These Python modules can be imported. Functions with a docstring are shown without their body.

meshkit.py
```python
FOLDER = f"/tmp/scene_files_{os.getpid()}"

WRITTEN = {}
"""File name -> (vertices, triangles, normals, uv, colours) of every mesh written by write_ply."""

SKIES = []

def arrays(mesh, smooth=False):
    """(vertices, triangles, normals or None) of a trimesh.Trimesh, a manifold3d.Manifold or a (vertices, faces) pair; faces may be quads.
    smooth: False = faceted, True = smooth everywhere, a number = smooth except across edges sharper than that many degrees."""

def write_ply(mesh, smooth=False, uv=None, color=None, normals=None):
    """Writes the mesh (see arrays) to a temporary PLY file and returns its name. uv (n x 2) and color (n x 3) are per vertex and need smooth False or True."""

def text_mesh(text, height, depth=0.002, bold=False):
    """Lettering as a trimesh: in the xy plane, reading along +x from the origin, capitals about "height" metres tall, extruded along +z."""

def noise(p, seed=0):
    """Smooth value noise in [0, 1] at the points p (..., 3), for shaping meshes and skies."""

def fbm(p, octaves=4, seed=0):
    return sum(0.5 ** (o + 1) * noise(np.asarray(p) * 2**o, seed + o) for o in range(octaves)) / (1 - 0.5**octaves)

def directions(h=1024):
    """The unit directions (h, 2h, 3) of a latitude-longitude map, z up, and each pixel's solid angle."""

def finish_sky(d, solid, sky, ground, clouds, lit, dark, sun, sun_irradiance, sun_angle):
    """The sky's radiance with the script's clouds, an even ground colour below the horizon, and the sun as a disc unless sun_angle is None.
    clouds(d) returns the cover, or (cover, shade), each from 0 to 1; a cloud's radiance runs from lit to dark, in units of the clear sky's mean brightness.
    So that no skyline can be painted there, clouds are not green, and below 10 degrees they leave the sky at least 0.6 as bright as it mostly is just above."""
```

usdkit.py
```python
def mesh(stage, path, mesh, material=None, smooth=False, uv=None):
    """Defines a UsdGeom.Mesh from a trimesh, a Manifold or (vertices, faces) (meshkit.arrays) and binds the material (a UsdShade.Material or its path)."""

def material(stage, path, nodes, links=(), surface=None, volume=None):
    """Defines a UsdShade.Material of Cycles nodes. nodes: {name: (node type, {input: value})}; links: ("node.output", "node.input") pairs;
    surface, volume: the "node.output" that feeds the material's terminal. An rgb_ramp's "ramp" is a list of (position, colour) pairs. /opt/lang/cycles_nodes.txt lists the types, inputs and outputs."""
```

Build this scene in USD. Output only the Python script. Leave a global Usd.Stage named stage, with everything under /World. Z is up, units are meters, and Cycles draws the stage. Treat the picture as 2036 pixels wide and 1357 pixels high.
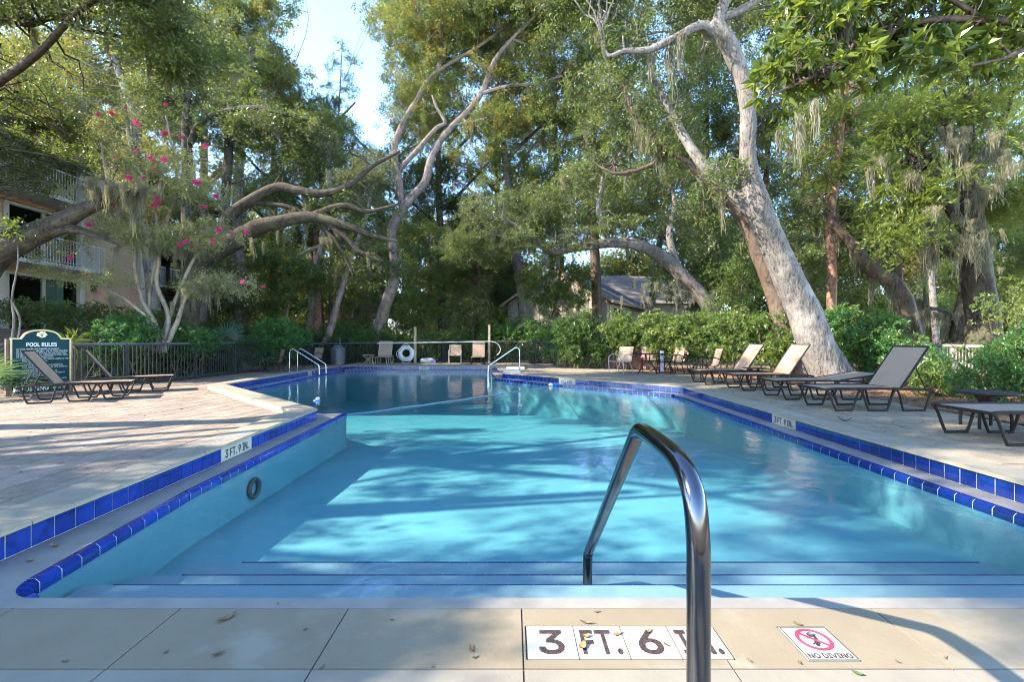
import math, numpy as np, trimesh, usdkit, meshkit
from shapely.geometry import Polygon, LineString, Point, box as sbox
from shapely.ops import unary_union
from pxr import Usd, UsdGeom, UsdLux, UsdShade, Gf, Sdf, Vt

stage = Usd.Stage.CreateInMemory()
UsdGeom.Xform.Define(stage, '/World')
UsdGeom.Scope.Define(stage, '/World/Looks')

# ------------------------------------------------------------------ camera, sky, sun, exposure
EYE, F, CX, HY = 1.15, 905.0, 1018.0, 676.0          # eye height (m), focal length and centre in photograph pixels
cam = UsdGeom.Camera.Define(stage, '/World/camera')
cam.AddTranslateOp().Set(Gf.Vec3d(0, 0, EYE)); cam.AddRotateXOp().Set(90.0)
cam.CreateHorizontalApertureAttr(36.0); cam.CreateVerticalApertureAttr(24.0)
cam.CreateFocalLengthAttr(36.0 * F / 2036.0)
cam.CreateVerticalApertureOffsetAttr(-(678.5 - HY) / 2036 * 36)
cam.CreateClippingRangeAttr(Gf.Vec2f(0.05, 2000))
cam.CreateExposureAttr(2.72)
SUN = np.array([-1.48, -0.30, 1.0]); SUN /= np.linalg.norm(SUN)
dome = UsdLux.DomeLight.Define(stage, '/World/sky')
dome.GetPrim().SetCustomDataByKey('kind', 'structure')
skym = usdkit.material(stage, '/World/Looks/sky_look', {
    's': ('sky_texture', {'sky_type': 'single_scattering', 'sun_disc': False, 'sun_elevation': float(math.asin(SUN[2])), 'sun_rotation': float(math.atan2(SUN[0], SUN[1])), 'altitude': 50.0, 'air_density': 1.0, 'aerosol_density': 0.05, 'ozone_density': 4.0}),
    'b': ('background_shader', {'strength': 0.15})}, [('s.color', 'b.color')], surface='b.background')
UsdShade.MaterialBindingAPI.Apply(dome.GetPrim()).Bind(skym)
sun = UsdLux.DistantLight.Define(stage, '/World/sun')
sun.CreateNormalizeAttr(True); sun.CreateIntensityAttr(0.95); sun.CreateAngleAttr(0.5); sun.CreateColorAttr(Gf.Vec3f(1.0, 0.90, 0.76))
zax = SUN; xax = np.cross([0, 0, 1.0], zax); xax /= np.linalg.norm(xax); yax = np.cross(zax, xax)
sun.AddTransformOp().Set(Gf.Matrix4d(*xax, 0, *yax, 0, *zax, 0, 0, 0, 30, 1))

# ------------------------------------------------------------------ helpers
R = np.random.default_rng(11)
def P(px, py, Y): return np.array([(px - CX) * Y / F, Y, EYE - (py - HY) * Y / F])
def G(px, py, z=0.0):
    Y = F * (EYE - z) / (py - HY); return np.array([(px - CX) * Y / F, Y, z])
def cat(ms): return trimesh.util.concatenate([m for m in ms if m is not None])
def bx(x0, x1, y0, y1, z0, z1):
    m = trimesh.creation.box([x1 - x0, y1 - y0, z1 - z0]); m.apply_translation([(x0 + x1) / 2, (y0 + y1) / 2, (z0 + z1) / 2]); return m
def moved(m, loc=(0, 0, 0), rz=0.0, rx=0.0, ry=0.0):
    m = m.copy()
    for a, ax in ((rx, [1, 0, 0]), (ry, [0, 1, 0]), (rz, [0, 0, 1])):
        if a: m.apply_transform(trimesh.transformations.rotation_matrix(a, ax))
    m.apply_translation(loc); return m
def beam(p, q, w, h, roll_up=(0, 0, 1)):
    p, q = np.array(p, float), np.array(q, float); d = q - p; L = np.linalg.norm(d); d /= L
    u = np.array(roll_up, float); s = np.cross(d, u)
    if np.linalg.norm(s) < 1e-3: s = np.cross(d, [0, 1, 0])
    s /= np.linalg.norm(s); u = np.cross(s, d)
    m = trimesh.creation.box([L, w, h]); T = np.eye(4); T[:3, 0], T[:3, 1], T[:3, 2], T[:3, 3] = d, s, u, (p + q) / 2
    m.apply_transform(T); return m
def spline(pts, n=6):
    p = np.array(pts, float)
    if len(p) < 3: return np.array([p[0] + (p[-1] - p[0]) * t for t in np.linspace(0, 1, n + 1)])
    q = np.vstack([2 * p[0] - p[1], p, 2 * p[-1] - p[-2]]); out = []
    for i in range(1, len(q) - 2):
        for t in np.linspace(0, 1, n, endpoint=False):
            a, b, c, d = q[i - 1], q[i], q[i + 1], q[i + 2]
            out.append(0.5 * (2 * b + (c - a) * t + (2 * a - 5 * b + 4 * c - d) * t * t + (3 * b - a - 3 * c + d) * t ** 3))
    return np.vstack(out + [p[-1]])
def tube(p, r, sides=8, lump=0.0, seed=0, cap=True, furrow=0.0):
    p = np.asarray(p, float); n = len(p); r = np.broadcast_to(np.asarray(r, float), (n,))
    t = np.gradient(p, axis=0); t /= np.linalg.norm(t, axis=1, keepdims=True) + 1e-12
    a = np.cross(t[0], [0.31, 0.17, 0.93]);
    if np.linalg.norm(a) < .1: a = np.cross(t[0], [1, 0, 0])
    A = []
    for i in range(n):
        a = a - t[i] * np.dot(a, t[i]); a /= np.linalg.norm(a); A.append(a)
    A = np.array(A); B = np.cross(t, A); ang = np.arange(sides) * 2 * np.pi / sides
    dirs = np.cos(ang)[None, :, None] * A[:, None] + np.sin(ang)[None, :, None] * B[:, None]
    rr = np.broadcast_to(r[:, None], (n, sides)).copy()
    if lump: rr *= 1 + lump * (meshkit.fbm((p[:, None] + dirs * r[:, None, None]) * (0.9 / max(r.mean(), .02)), 3, seed) - .5) * 2
    if furrow:
        arc = np.concatenate([[0], np.cumsum(np.linalg.norm(np.diff(p, axis=0), axis=1))]); fr = max(.035, r.max() * .10)
        q = np.stack([np.cos(ang)[None, :] * r[:, None] / fr + arc[:, None] * 0, np.sin(ang)[None, :] * r[:, None] / fr + arc[:, None] * 0, np.broadcast_to(arc[:, None] / (fr * 5), (n, sides))], -1)
        rr *= 1 - furrow * np.abs(meshkit.fbm(q, 2, seed + 50) - .5) * 2 * 1.4 + furrow * .5
    v = (p[:, None] + dirs * rr[..., None]).reshape(-1, 3)
    i, j = np.meshgrid(np.arange(n - 1), np.arange(sides), indexing='ij')
    q = np.stack([i * sides + j, i * sides + (j + 1) % sides, (i + 1) * sides + (j + 1) % sides, (i + 1) * sides + j], -1).reshape(-1, 4)
    f = [q[:, [0, 1, 2]], q[:, [0, 2, 3]]]
    if cap:
        v = np.vstack([v, p[0], p[-1]]); k = np.arange(sides)
        f += [np.stack([(k + 1) % sides, k, np.full(sides, n * sides)], 1), np.stack([(n - 1) * sides + k, (n - 1) * sides + (k + 1) % sides, np.full(sides, n * sides + 1)], 1)]
    return trimesh.Trimesh(v, np.vstack(f), process=False)
def rod(p, q, r, sides=8): return tube(np.array([p, q], float), r, sides)
def extr(poly, z0, z1):
    gs = [g for g in (poly.geoms if hasattr(poly, 'geoms') else [poly]) if g.geom_type == 'Polygon' and g.area > 1e-6]
    if not gs: return None
    ms = []
    for g in gs:
        m = trimesh.creation.extrude_polygon(g, z1 - z0, engine='earcut'); m.apply_translation([0, 0, z0]); ms.append(m)
    return cat(ms)
def sheet(poly, zf):
    ms = []
    for g in (poly.geoms if hasattr(poly, 'geoms') else [poly]):
        if g.geom_type != 'Polygon' or g.area < 1e-6: continue
        v, f = trimesh.creation.triangulate_polygon(g, engine='earcut'); v = np.asarray(v)
        a = v[f[:, 1]] - v[f[:, 0]]; b = v[f[:, 2]] - v[f[:, 0]]; fl = a[:, 0] * b[:, 1] - a[:, 1] * b[:, 0] < 0
        f = np.array(f); f[fl] = f[fl][:, ::-1]
        ms.append(trimesh.Trimesh(np.column_stack([v, [zf(*q) for q in v]]), f, process=False))
    return cat(ms)

used = {}
def uname(parent, base):
    k = (parent, base); n = used.get(k, -1) + 1; used[k] = n
    return f'{parent}/{base}' if n == 0 else f'{parent}/{base}_{n:03d}'
def put(prim, label=None, category=None, group=None, kind=None):
    for k, v in (('label', label), ('category', category), ('group', group), ('kind', kind)):
        if v: prim.SetCustomDataByKey(k, v)
    return prim
class Thing:
    def __init__(s, name, label, category=None, loc=(0, 0, 0), rz=0.0, group=None, kind=None):
        s.path = uname('/World', name); s.loc, s.rz = np.array(loc, float), rz
        x = UsdGeom.Xform.Define(stage, s.path); s.xf = x
        s.t = x.AddTranslateOp(); s.t.Set(Gf.Vec3d(*map(float, loc))); s.r = x.AddRotateZOp(); s.r.Set(float(math.degrees(rz)))
        put(x.GetPrim(), label, category, group, kind)
    def part(s, name, m, mat, parent=None, smooth=False, local=False, label=None, kind=None):
        """world-space mesh unless local"""
        p = uname(parent or s.path, name); m = m.copy()
        if not local:
            m.apply_translation(-s.loc)
            if s.rz: m.apply_transform(trimesh.transformations.rotation_matrix(-s.rz, [0, 0, 1]))
        pr = usdkit.mesh(stage, p, m, M[mat], smooth=smooth)
        put(pr.GetPrim(), label, None, None, kind)
        return p
    def pieces(s, name, ms, mat, limit=290, parent=None, smooth=False):
        """one part per piece, largest in view first; what is past the limit joined as stuff"""
        def size(m):
            c = m.centroid
            if c[1] < .3 or abs(c[0]) > 1.2 * c[1] + .5: return 0
            return m.area / (c[0] ** 2 + c[1] ** 2 + 1)
        ms = sorted(ms, key=size, reverse=True)
        for m in ms[:limit]: s.part(name, m, mat if isinstance(mat, str) else mat[int(R.integers(len(mat)))], parent, smooth)
        if ms[limit:]: s.part('far_' + name + 's', cat(ms[limit:]), mat if isinstance(mat, str) else mat[0], parent, smooth, kind='stuff')
def single(name, m, mat, label=None, category=None, group=None, kind=None, smooth=False):
    p = uname('/World', name); pr = usdkit.mesh(stage, p, m, M[mat], smooth=smooth); put(pr.GetPrim(), label, category, group, kind); return p
def copy_of(th, name, label, loc, rz, group=None):
    p = uname('/World', name); x = UsdGeom.Xform.Define(stage, p)
    x.GetPrim().GetReferences().AddInternalReference(th.path)
    x.GetPrim().GetAttribute('xformOp:translate').Set(Gf.Vec3d(*map(float, loc))); x.GetPrim().GetAttribute('xformOp:rotateZ').Set(float(math.degrees(rz)))
    put(x.GetPrim(), label, None, group); x.GetPrim().SetInstanceable(True); return p

# ------------------------------------------------------------------ materials
M = {}
def L(name): return '/World/Looks/' + name
def mat(name, c1, c2=None, rough=0.6, scale=6.0, bump=0.0, bscale=None, stretch=(1, 1, 1), metal=0.0, coat=0.0, spec=0.5, rnd=0.0, c3=None, s3=1.0, detail=5.0, lo=.38, hi=.62, f3=(.55, .75)):
    c2 = c2 or c1
    nodes = {'tc': ('texture_coordinate', {}), 'map': ('mapping', {'scale': stretch}),
             'n': ('noise_texture', {'scale': scale, 'detail': detail, 'roughness': .6}), 'r': ('rgb_ramp', {'ramp': [(lo, c1), (hi, c2)]}),
             'p': ('principled_bsdf', {'roughness': rough, 'metallic': metal, 'coat_weight': coat, 'specular_ior_level': spec})}
    links = [('tc.object', 'map.vector'), ('map.vector', 'n.vector'), ('n.fac', 'r.fac')]; out = 'r.color'
    if c3:
        nodes |= {'n3': ('noise_texture', {'scale': s3, 'detail': 4.0, 'roughness': .65}), 'm3': ('map_range', {'from_min': f3[0], 'from_max': f3[1], 'clamp': True}), 'x3': ('mix_color', {'b': c3})}
        links += [('tc.object', 'n3.vector'), ('n3.fac', 'm3.value'), ('m3.result', 'x3.fac'), (out, 'x3.a')]; out = 'x3.result'
    if rnd:
        nodes |= {'oi': ('object_info', {}), 'mr': ('map_range', {'to_min': 1 - rnd, 'to_max': 1 + rnd}), 'hs': ('hsv', {})}
        links += [('oi.random', 'mr.value'), ('mr.result', 'hs.value'), (out, 'hs.color')]; out = 'hs.color'
    links.append((out, 'p.base_color'))
    if bump:
        nodes |= {'bn': ('noise_texture', {'scale': bscale or scale * 3, 'detail': 6.0, 'roughness': .65}), 'b': ('bump', {'strength': min(1.0, bump), 'distance': .02})}
        links += [('map.vector', 'bn.vector'), ('bn.fac', 'b.height'), ('b.normal', 'p.normal')]
    M[name] = usdkit.material(stage, L(name), nodes, links, surface='p.BSDF')
def bark(name, c1, c2, c3, scale=7.0, ridge=9.0):
    nodes = {'tc': ('texture_coordinate', {}), 'map': ('mapping', {'scale': (1, 1, .28)}),
             'v': ('noise_texture', {'scale': ridge, 'detail': 7.0, 'roughness': .7, 'distortion': .8}), 'r': ('rgb_ramp', {'ramp': [(.36, c1), (.52, c2), (.7, c2)]}),
             'n': ('noise_texture', {'scale': 1.6, 'detail': 5.0, 'roughness': .7}), 'mr': ('map_range', {'from_min': .5, 'from_max': .66, 'clamp': True}), 'x': ('mix_color', {'b': c3}),
             'b': ('bump', {'strength': 1.0, 'distance': .05}), 'p': ('principled_bsdf', {'roughness': .85, 'specular_ior_level': .25})}
    M[name] = usdkit.material(stage, L(name), nodes, [('tc.object', 'map.vector'), ('map.vector', 'v.vector'), ('v.fac', 'r.fac'), ('tc.object', 'n.vector'), ('n.fac', 'mr.value'), ('mr.result', 'x.fac'),
        ('r.color', 'x.a'), ('x.result', 'p.base_color'), ('v.fac', 'b.height'), ('b.normal', 'p.normal')], surface='p.BSDF')
def leafmat(name, ca, cb, cc, trans=.35, rough=.42, tcol=None, spec=.45):
    tcol = tcol or tuple(min(.6, x * 1.7) for x in cb)
    nodes = {'g': ('geometry', {}), 'oi': ('object_info', {}), 'm': ('math', {'math_type': 'multiply_add', 'value2': .62}), 'm2': ('math', {'math_type': 'multiply', 'value2': .38}),
             'r': ('rgb_ramp', {'ramp': [(0, ca), (.5, cb), (1, cc)]}), 'p': ('principled_bsdf', {'roughness': rough, 'specular_ior_level': spec}),
             'tm': ('mix_color', {'blend_type': 'multiply', 'fac': 1.0, 'b': (1.9, 1.75, .9), 'use_clamp': False}), 't': ('translucent_bsdf', {}), 'x': ('mix_closure', {'fac': trans})}
    M[name] = usdkit.material(stage, L(name), nodes, [('g.random_per_island', 'm.value1'), ('oi.random', 'm2.value1'), ('m2.value', 'm.value3'), ('m.value', 'r.fac'), ('r.color', 'p.base_color'),
        ('r.color', 'tm.a'), ('tm.result', 't.color'), ('p.BSDF', 'x.closure1'), ('t.BSDF', 'x.closure2')], surface='x.closure')
mat('ground_look', (.085, .055, .035), (.18, .12, .075), .95, 9.0, .8, 30, c3=(.10, .085, .05), s3=.6)
mat('pine_straw', (.16, .07, .03), (.33, .17, .08), .95, 30.0, 1.0, 60, stretch=(1, 3, 1), c3=(.10, .06, .03), s3=1.2)
mat('lawn_look', (.10, .15, .03), (.2, .24, .06), .9, 4.0, .5, 80)
mat('joint_sand', (.018, .015, .012), (.035, .028, .023), .95, 20.0)
mat('paver', (.165, .122, .088), (.215, .163, .120), .8, 7.0, .35, 45, rnd=.18, c3=(.105, .078, .057), s3=1.7)
mat('paver_right', (0.170, 0.135, 0.089), (0.215, 0.172, 0.115), .8, 5.0, .35, 40, rnd=.06, c3=(0.104, 0.082, 0.053), s3=2.2)
mat('coping', (0.182, 0.155, 0.110), (0.217, 0.187, 0.133), .7, 4.0, .2, 60, c3=(0.165, 0.138, 0.097), s3=2.0)
mat('riser', (0.208, 0.184, 0.156), (0.256, 0.228, 0.192), .75, 9.0, .3, 40, rnd=.12)
mat('ledge', (0.170, 0.160, 0.142), (0.202, 0.188, 0.164), .5, 5.0, .12, 40, c3=(0.139, 0.124, 0.104), s3=1.6)
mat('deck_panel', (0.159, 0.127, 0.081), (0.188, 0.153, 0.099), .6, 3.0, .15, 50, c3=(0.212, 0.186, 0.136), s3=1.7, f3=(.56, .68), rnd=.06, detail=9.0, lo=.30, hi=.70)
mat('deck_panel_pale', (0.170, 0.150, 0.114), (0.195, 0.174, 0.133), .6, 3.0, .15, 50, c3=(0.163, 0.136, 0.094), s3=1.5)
mat('cobalt', (.0025, .011, .080), (.004, .018, .115), .12, 3.0, coat=.5, rnd=.22, c3=(.002, .008, .05), s3=8.0)
mat('grout', (0.370, 0.376, 0.390), (0.417, 0.417, 0.430), .8, 20.0)
mat('plaster', (0.074, 0.212, 0.239), (0.091, 0.239, 0.263), .75, 1.2, .1, 20, c3=(0.068, 0.199, 0.224), s3=.5)
mat('step_plaster', (0.116, 0.188, 0.215), (0.139, 0.211, 0.236), .75, 1.2, .1, 20)
mat('marker_tile', (0.259, 0.247, 0.208), (0.290, 0.276, 0.234), .35, 5.0, c3=(0.220, 0.207, 0.171), s3=3.0)
mat('marker_brown', (.028, .018, .018), (.055, .038, .038), .8, 60.0, .5, 90, spec=.2)
mat('marker_black', (.012, .012, .013), (.03, .03, .032), .5, 40.0)
mat('faded_ink', (.13, .125, .13), (.36, .35, .34), .8, 30.0)
mat('marker_red', (.42, .025, .05), (.5, .04, .07), .45, 10.0)
mat('dark_joint', (.045, .04, .035), (.08, .07, .06), .95, 20.0)
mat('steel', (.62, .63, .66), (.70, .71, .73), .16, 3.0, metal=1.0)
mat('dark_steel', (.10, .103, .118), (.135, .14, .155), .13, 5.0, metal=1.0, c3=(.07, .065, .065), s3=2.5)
mat('fence_dark', (.014, .015, .016), (.025, .026, .028), .6, 8.0, spec=.25)
mat('fence_rail', (.035, .037, .042), (.055, .057, .062), .5, 6.0, spec=.4)
mat('baluster', (.016, .016, .015), (.03, .03, .028), .6, 5.0, spec=.25)
mat('wood_rail', (.17, .145, .12), (.28, .245, .205), .8, 5.0, .4, stretch=(.3, .3, 3))
mat('wood_post', (.26, .19, .12), (.38, .29, .19), .8, 4.0, .4, stretch=(4, 4, .5))
mat('red_board', (.13, .065, .05), (.21, .11, .085), .85, 5.0, .5, stretch=(4, 4, .4), rnd=.2)
mat('sling', (.265, .185, .125), (.30, .215, .15), .8, 90.0, .5, 350, c3=(.24, .17, .115), s3=2.5, spec=.2)
mat('sling_dark', (.29, .255, .23), (.335, .295, .265), .75, 90.0, .5, 350)
mat('bronze', (.012, .008, .007), (.020, .014, .012), .6, 8.0, spec=.2)
mat('bronze_pale', (.24, .195, .16), (.31, .26, .215), .45, 8.0)
mat('black_frame', (.008, .007, .008), (.014, .013, .014), .6, 8.0, spec=.2)
mat('sign_green', (.003, .022, .025), (.005, .03, .033), .65, 2.0, spec=.15)
mat('sign_gold', (.45, .30, .13), (.55, .38, .17), .5, 6.0)
mat('sign_edge', (.10, .055, .035), (.16, .09, .06), .7, 6.0)
mat('sign_white', (0.576, 0.576, 0.560))
mat('emblem_gold', (.62, .52, .22), (.72, .62, .30), .45, 14.0)
mat('white_paint', (0.349, 0.343, 0.329), (0.390, 0.383, 0.370), .55, 4.0)
mat('cream_paint', (0.370, 0.336, 0.269), (0.420, 0.386, 0.328), .65, 2.0)
mat('buff_board', (.24, .205, .165), (.31, .27, .225), .75, 3.0, rnd=.05)
mat('shingle', (0.070, 0.070, 0.081), (0.119, 0.115, 0.126), .9, 20.0, .6, 30)
mat('tan_roof', (.13, .11, .095), (.18, .155, .135), .9, 8.0, .4, 20)
mat('bin_dark', (.035, .037, .045), (.06, .063, .072), .5, 6.0)
mat('ring_white', (0.376, 0.370, 0.356), (0.417, 0.410, 0.396), .5, 4.0)
mat('ring_dark', (.010, .02, .025), (.02, .035, .04), .5, 8.0)
mat('float_blue', (.02, .10, .38), (.03, .14, .45), .35, 4.0)
mat('rope', (.05, .10, .12), (.10, .16, .18), .7, 40.0)
mat('towel_blue', (0.280, 0.336, 0.440), (0.440, 0.480, 0.544), .95, 12.0)
mat('bag_pink', (.55, .12, .16), (.62, .22, .24), .7, 9.0)
mat('bag_grey', (.10, .11, .14), (.2, .21, .25), .7, 9.0)
mat('curtain', (.20, .27, .24), (.30, .36, .32), .9, 3.0, stretch=(1, 14, .2))
mat('room_dark', (.015, .014, .012), (.04, .035, .025), .9, 2.0)
mat('dry_leaf', (.10, .055, .022), (.19, .11, .05), .7, 30.0, .4, 60)
mat('dry_leaf_orange', (.25, .12, .03), (.36, .19, .06), .6, 40.0, .3)
mat('green_leaf', (.05, .09, .02), (.09, .14, .035), .5, 30.0)
bark('bark_pale', (.04, .033, .028), (.165, .146, .130), (.26, .238, .215), ridge=24.0)
bark('bark_grey', (.04, .033, .028), (.135, .115, .097), (.20, .175, .15), ridge=13.0)
bark('bark_brown', (.024, .017, .013), (.085, .058, .042), (.125, .09, .064))
bark('bark_dark', (.014, .010, .008), (.052, .038, .027), (.07, .068, .038))
bark('bark_pink', (.045, .034, .027), (.15, .112, .092), (.225, .18, .15), ridge=14.0)
bark('bark_cedar', (.075, .036, .024), (.24, .125, .08), (.30, .19, .13), ridge=16.0)
bark('bark_myrtle', (.09, .07, .05), (.20, .165, .125), (.26, .225, .18), ridge=10.0)
bark('palm_boots', (.07, .03, .022), (.27, .135, .10), (.33, .2, .15), ridge=18.0)
leafmat('leaf_oak', (.066, .094, .022), (.115, .152, .036), (.185, .22, .06), trans=.42)
leafmat('leaf_oak_gold', (.115, .11, .022), (.19, .172, .04), (.28, .25, .075), trans=.45)
leafmat('leaf_oak_grey', (.068, .084, .036), (.118, .136, .06), (.18, .195, .11), trans=.38)
leafmat('leaf_dark', (.04, .055, .015), (.072, .09, .025), (.115, .135, .045))
leafmat('leaf_magnolia', (.05, .085, .016), (.14, .165, .026), (.24, .25, .045), rough=.28, trans=.45)
leafmat('leaf_cedar', (.09, .125, .024), (.155, .195, .042), (.23, .265, .08), trans=.45)
leafmat('leaf_shrub', (.05, .09, .02), (.095, .15, .036), (.17, .22, .07), rough=.33)
leafmat('leaf_shrub_pale', (.085, .125, .025), (.15, .19, .042), (.26, .28, .085), rough=.33)
leafmat('leaf_bush', (.035, .10, .025), (.07, .17, .04), (.125, .24, .07), rough=.36)
leafmat('leaf_myrtle', (.15, .17, .075), (.26, .27, .145), (.36, .36, .23), trans=.42)
leafmat('leaf_juniper', (.045, .085, .02), (.085, .135, .034), (.15, .20, .06))
leafmat('leaf_palm', (.04, .08, .042), (.08, .135, .07), (.14, .195, .12), rough=.35)
leafmat('moss_look', (.13, .125, .088), (.205, .195, .14), (.29, .27, .195), trans=.3, rough=.8, spec=.2)
leafmat('petal', (.42, .015, .15), (.56, .03, .24), (.66, .10, .34), trans=.3, rough=.5)
leafmat('litter_look', (.10, .055, .025), (.2, .115, .055), (.33, .22, .12), trans=.1, rough=.75)
M['water_look'] = usdkit.material(stage, L('water_look'), {
    'tc': ('texture_coordinate', {}), 'map': ('mapping', {'scale': (1, 1, 1)}), 'n': ('noise_texture', {'scale': 2.6, 'detail': 6.0, 'roughness': .55, 'distortion': .5}),
    'b': ('bump', {'strength': .30, 'distance': .04}), 'geo': ('geometry', {}), 'io': ('math', {'math_type': 'multiply_add', 'value2': -.578, 'value3': 1.33}), 'f': ('fresnel', {}),
    't': ('transparent_bsdf', {'color': (.93, .985, .99)}), 'g': ('glossy_bsdf', {'color': (1, 1, 1), 'roughness': 0.0}), 'x': ('mix_closure', {}),
    'v': ('absorption_volume', {'color': (.08, .775, .83), 'density': .13})},
    [('geo.backfacing', 'io.value1'), ('io.value', 'f.IOR'), ('tc.object', 'map.vector'), ('map.vector', 'n.vector'), ('n.fac', 'b.height'), ('b.normal', 'g.normal'), ('b.normal', 'f.normal'), ('f.fac', 'x.fac'), ('t.BSDF', 'x.closure1'), ('g.BSDF', 'x.closure2')], surface='x.closure', volume='v.volume')
M['pane_look'] = usdkit.material(stage, L('pane_look'), {'geo': ('geometry', {}), 'io': ('math', {'math_type': 'multiply_add', 'value2': -.975, 'value3': 1.6}), 'f': ('fresnel', {}), 't': ('transparent_bsdf', {'color': (.75, .80, .78)}), 'g': ('glossy_bsdf', {'roughness': .01}), 'x': ('mix_closure', {})},
    [('geo.backfacing', 'io.value1'), ('io.value', 'f.IOR'), ('f.fac', 'x.fac'), ('t.BSDF', 'x.closure1'), ('g.BSDF', 'x.closure2')], surface='x.closure')
M['brick_look'] = usdkit.material(stage, L('brick_look'), {'tc': ('texture_coordinate', {}), 'sx': ('separate_xyz', {}), 'cx': ('combine_xyz', {}),
    'k': ('brick_texture', {'color1': (.36, .215, .110), 'color2': (.43, .27, .145), 'mortar': (.38, .31, .22), 'scale': 1.0, 'brick_width': .22, 'row_height': .075, 'mortar_size': .008}), 'n': ('noise_texture', {'scale': 1.5, 'detail': 5.0}), 'h': ('map_range', {'to_min': .75, 'to_max': 1.2}), 'v': ('hsv', {}),
    'p': ('principled_bsdf', {'roughness': .85})},
    [('tc.object', 'sx.vector'), ('sx.y', 'cx.x'), ('sx.z', 'cx.y'), ('cx.vector', 'k.vector'), ('tc.object', 'n.vector'), ('n.fac', 'h.value'), ('h.result', 'v.value'), ('k.color', 'v.color'), ('v.color', 'p.base_color')], surface='p.BSDF')

# ------------------------------------------------------------------ the pool's plan
WALL = Polygon([(-2.97, -1.2), (-3.07, 2.73), (-3.27, 7.6), (-7.5, 11.85), (-7.7, 20.3), (-.75, 20.3), (-.33, 15.8), (4.22, 11.2), (4.15, 6.0), (4.15, -1.2)])
FRONT, GUT = 2.27, 2.405
inner = WALL.buffer(-.28, join_style=2).intersection(sbox(-20, GUT, 20, 40)).intersection(Polygon([(-2.62, 2.3), (-2.84, 4.0), (-3.02, 8.3), (-20, 8.3), (-20, 30), (20, 30), (20, 2.3)]))
WATER = inner.buffer(-.16).buffer(.16)
LEDGE_Z, WATER_Z, TILE_T = -.19, -.236, -.035
def floor_z(y): return float(np.interp(y, [2.4, 3.8, 8, 13, 18, 21], [-.66, -.67, -.80, -1.15, -1.5, -1.6]))
pool = Thing('swimming_pool', 'blue tiled swimming pool filled with clear turquoise water', None, (0, 0, 0), kind='structure')
# plaster shell: floor in bands and walls
bands = []
ys = [2.3, 3.0, 3.8, 5, 6.5, 8, 10, 12, 14, 16, 18, 21]
for a, b in zip(ys[:-1], ys[1:]): bands.append(sheet(WATER.intersection(sbox(-20, a, 20, b)), lambda x, y: floor_z(y)))
ring = np.array(WATER.exterior.coords)
wv, wf = [], []
for i in range(len(ring) - 1):
    p, q = ring[i], ring[i + 1]; k = len(wv)
    wv += [(*p, -.25), (*q, -.25), (*q, -3.0), (*p, -3.0)]; wf += [(k, k + 1, k + 2), (k, k + 2, k + 3)]
pool.part('plaster_floor', cat(bands), 'plaster'); pool.part('plaster_wall', trimesh.Trimesh(wv, wf, process=False), 'plaster')
# entry steps
for k, (ye, zt) in enumerate(((2.80, -.36), (3.19, -.50), (3.66, -.64))):
    st = WATER.intersection(sbox(-2.62 + .02 * k, 2.39, 3.86, ye)).buffer(-.004)
    pool.part('entry_step', extr(st, -1.0, zt - .002 * k), 'step_plaster')
    n0 = -20
    x0, x1 = -2.45 + .14 * k, 3.75 - .07 * k
    tiles = [bx(x, x + .148, ye - .006, ye + .002, zt - .005, zt + .002) for x in np.arange(x0, x1, .152)]
    pool.part('step_edge_tiles', cat(tiles), 'cobalt', label='thin dark blue edging tiles along an underwater step')
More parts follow.
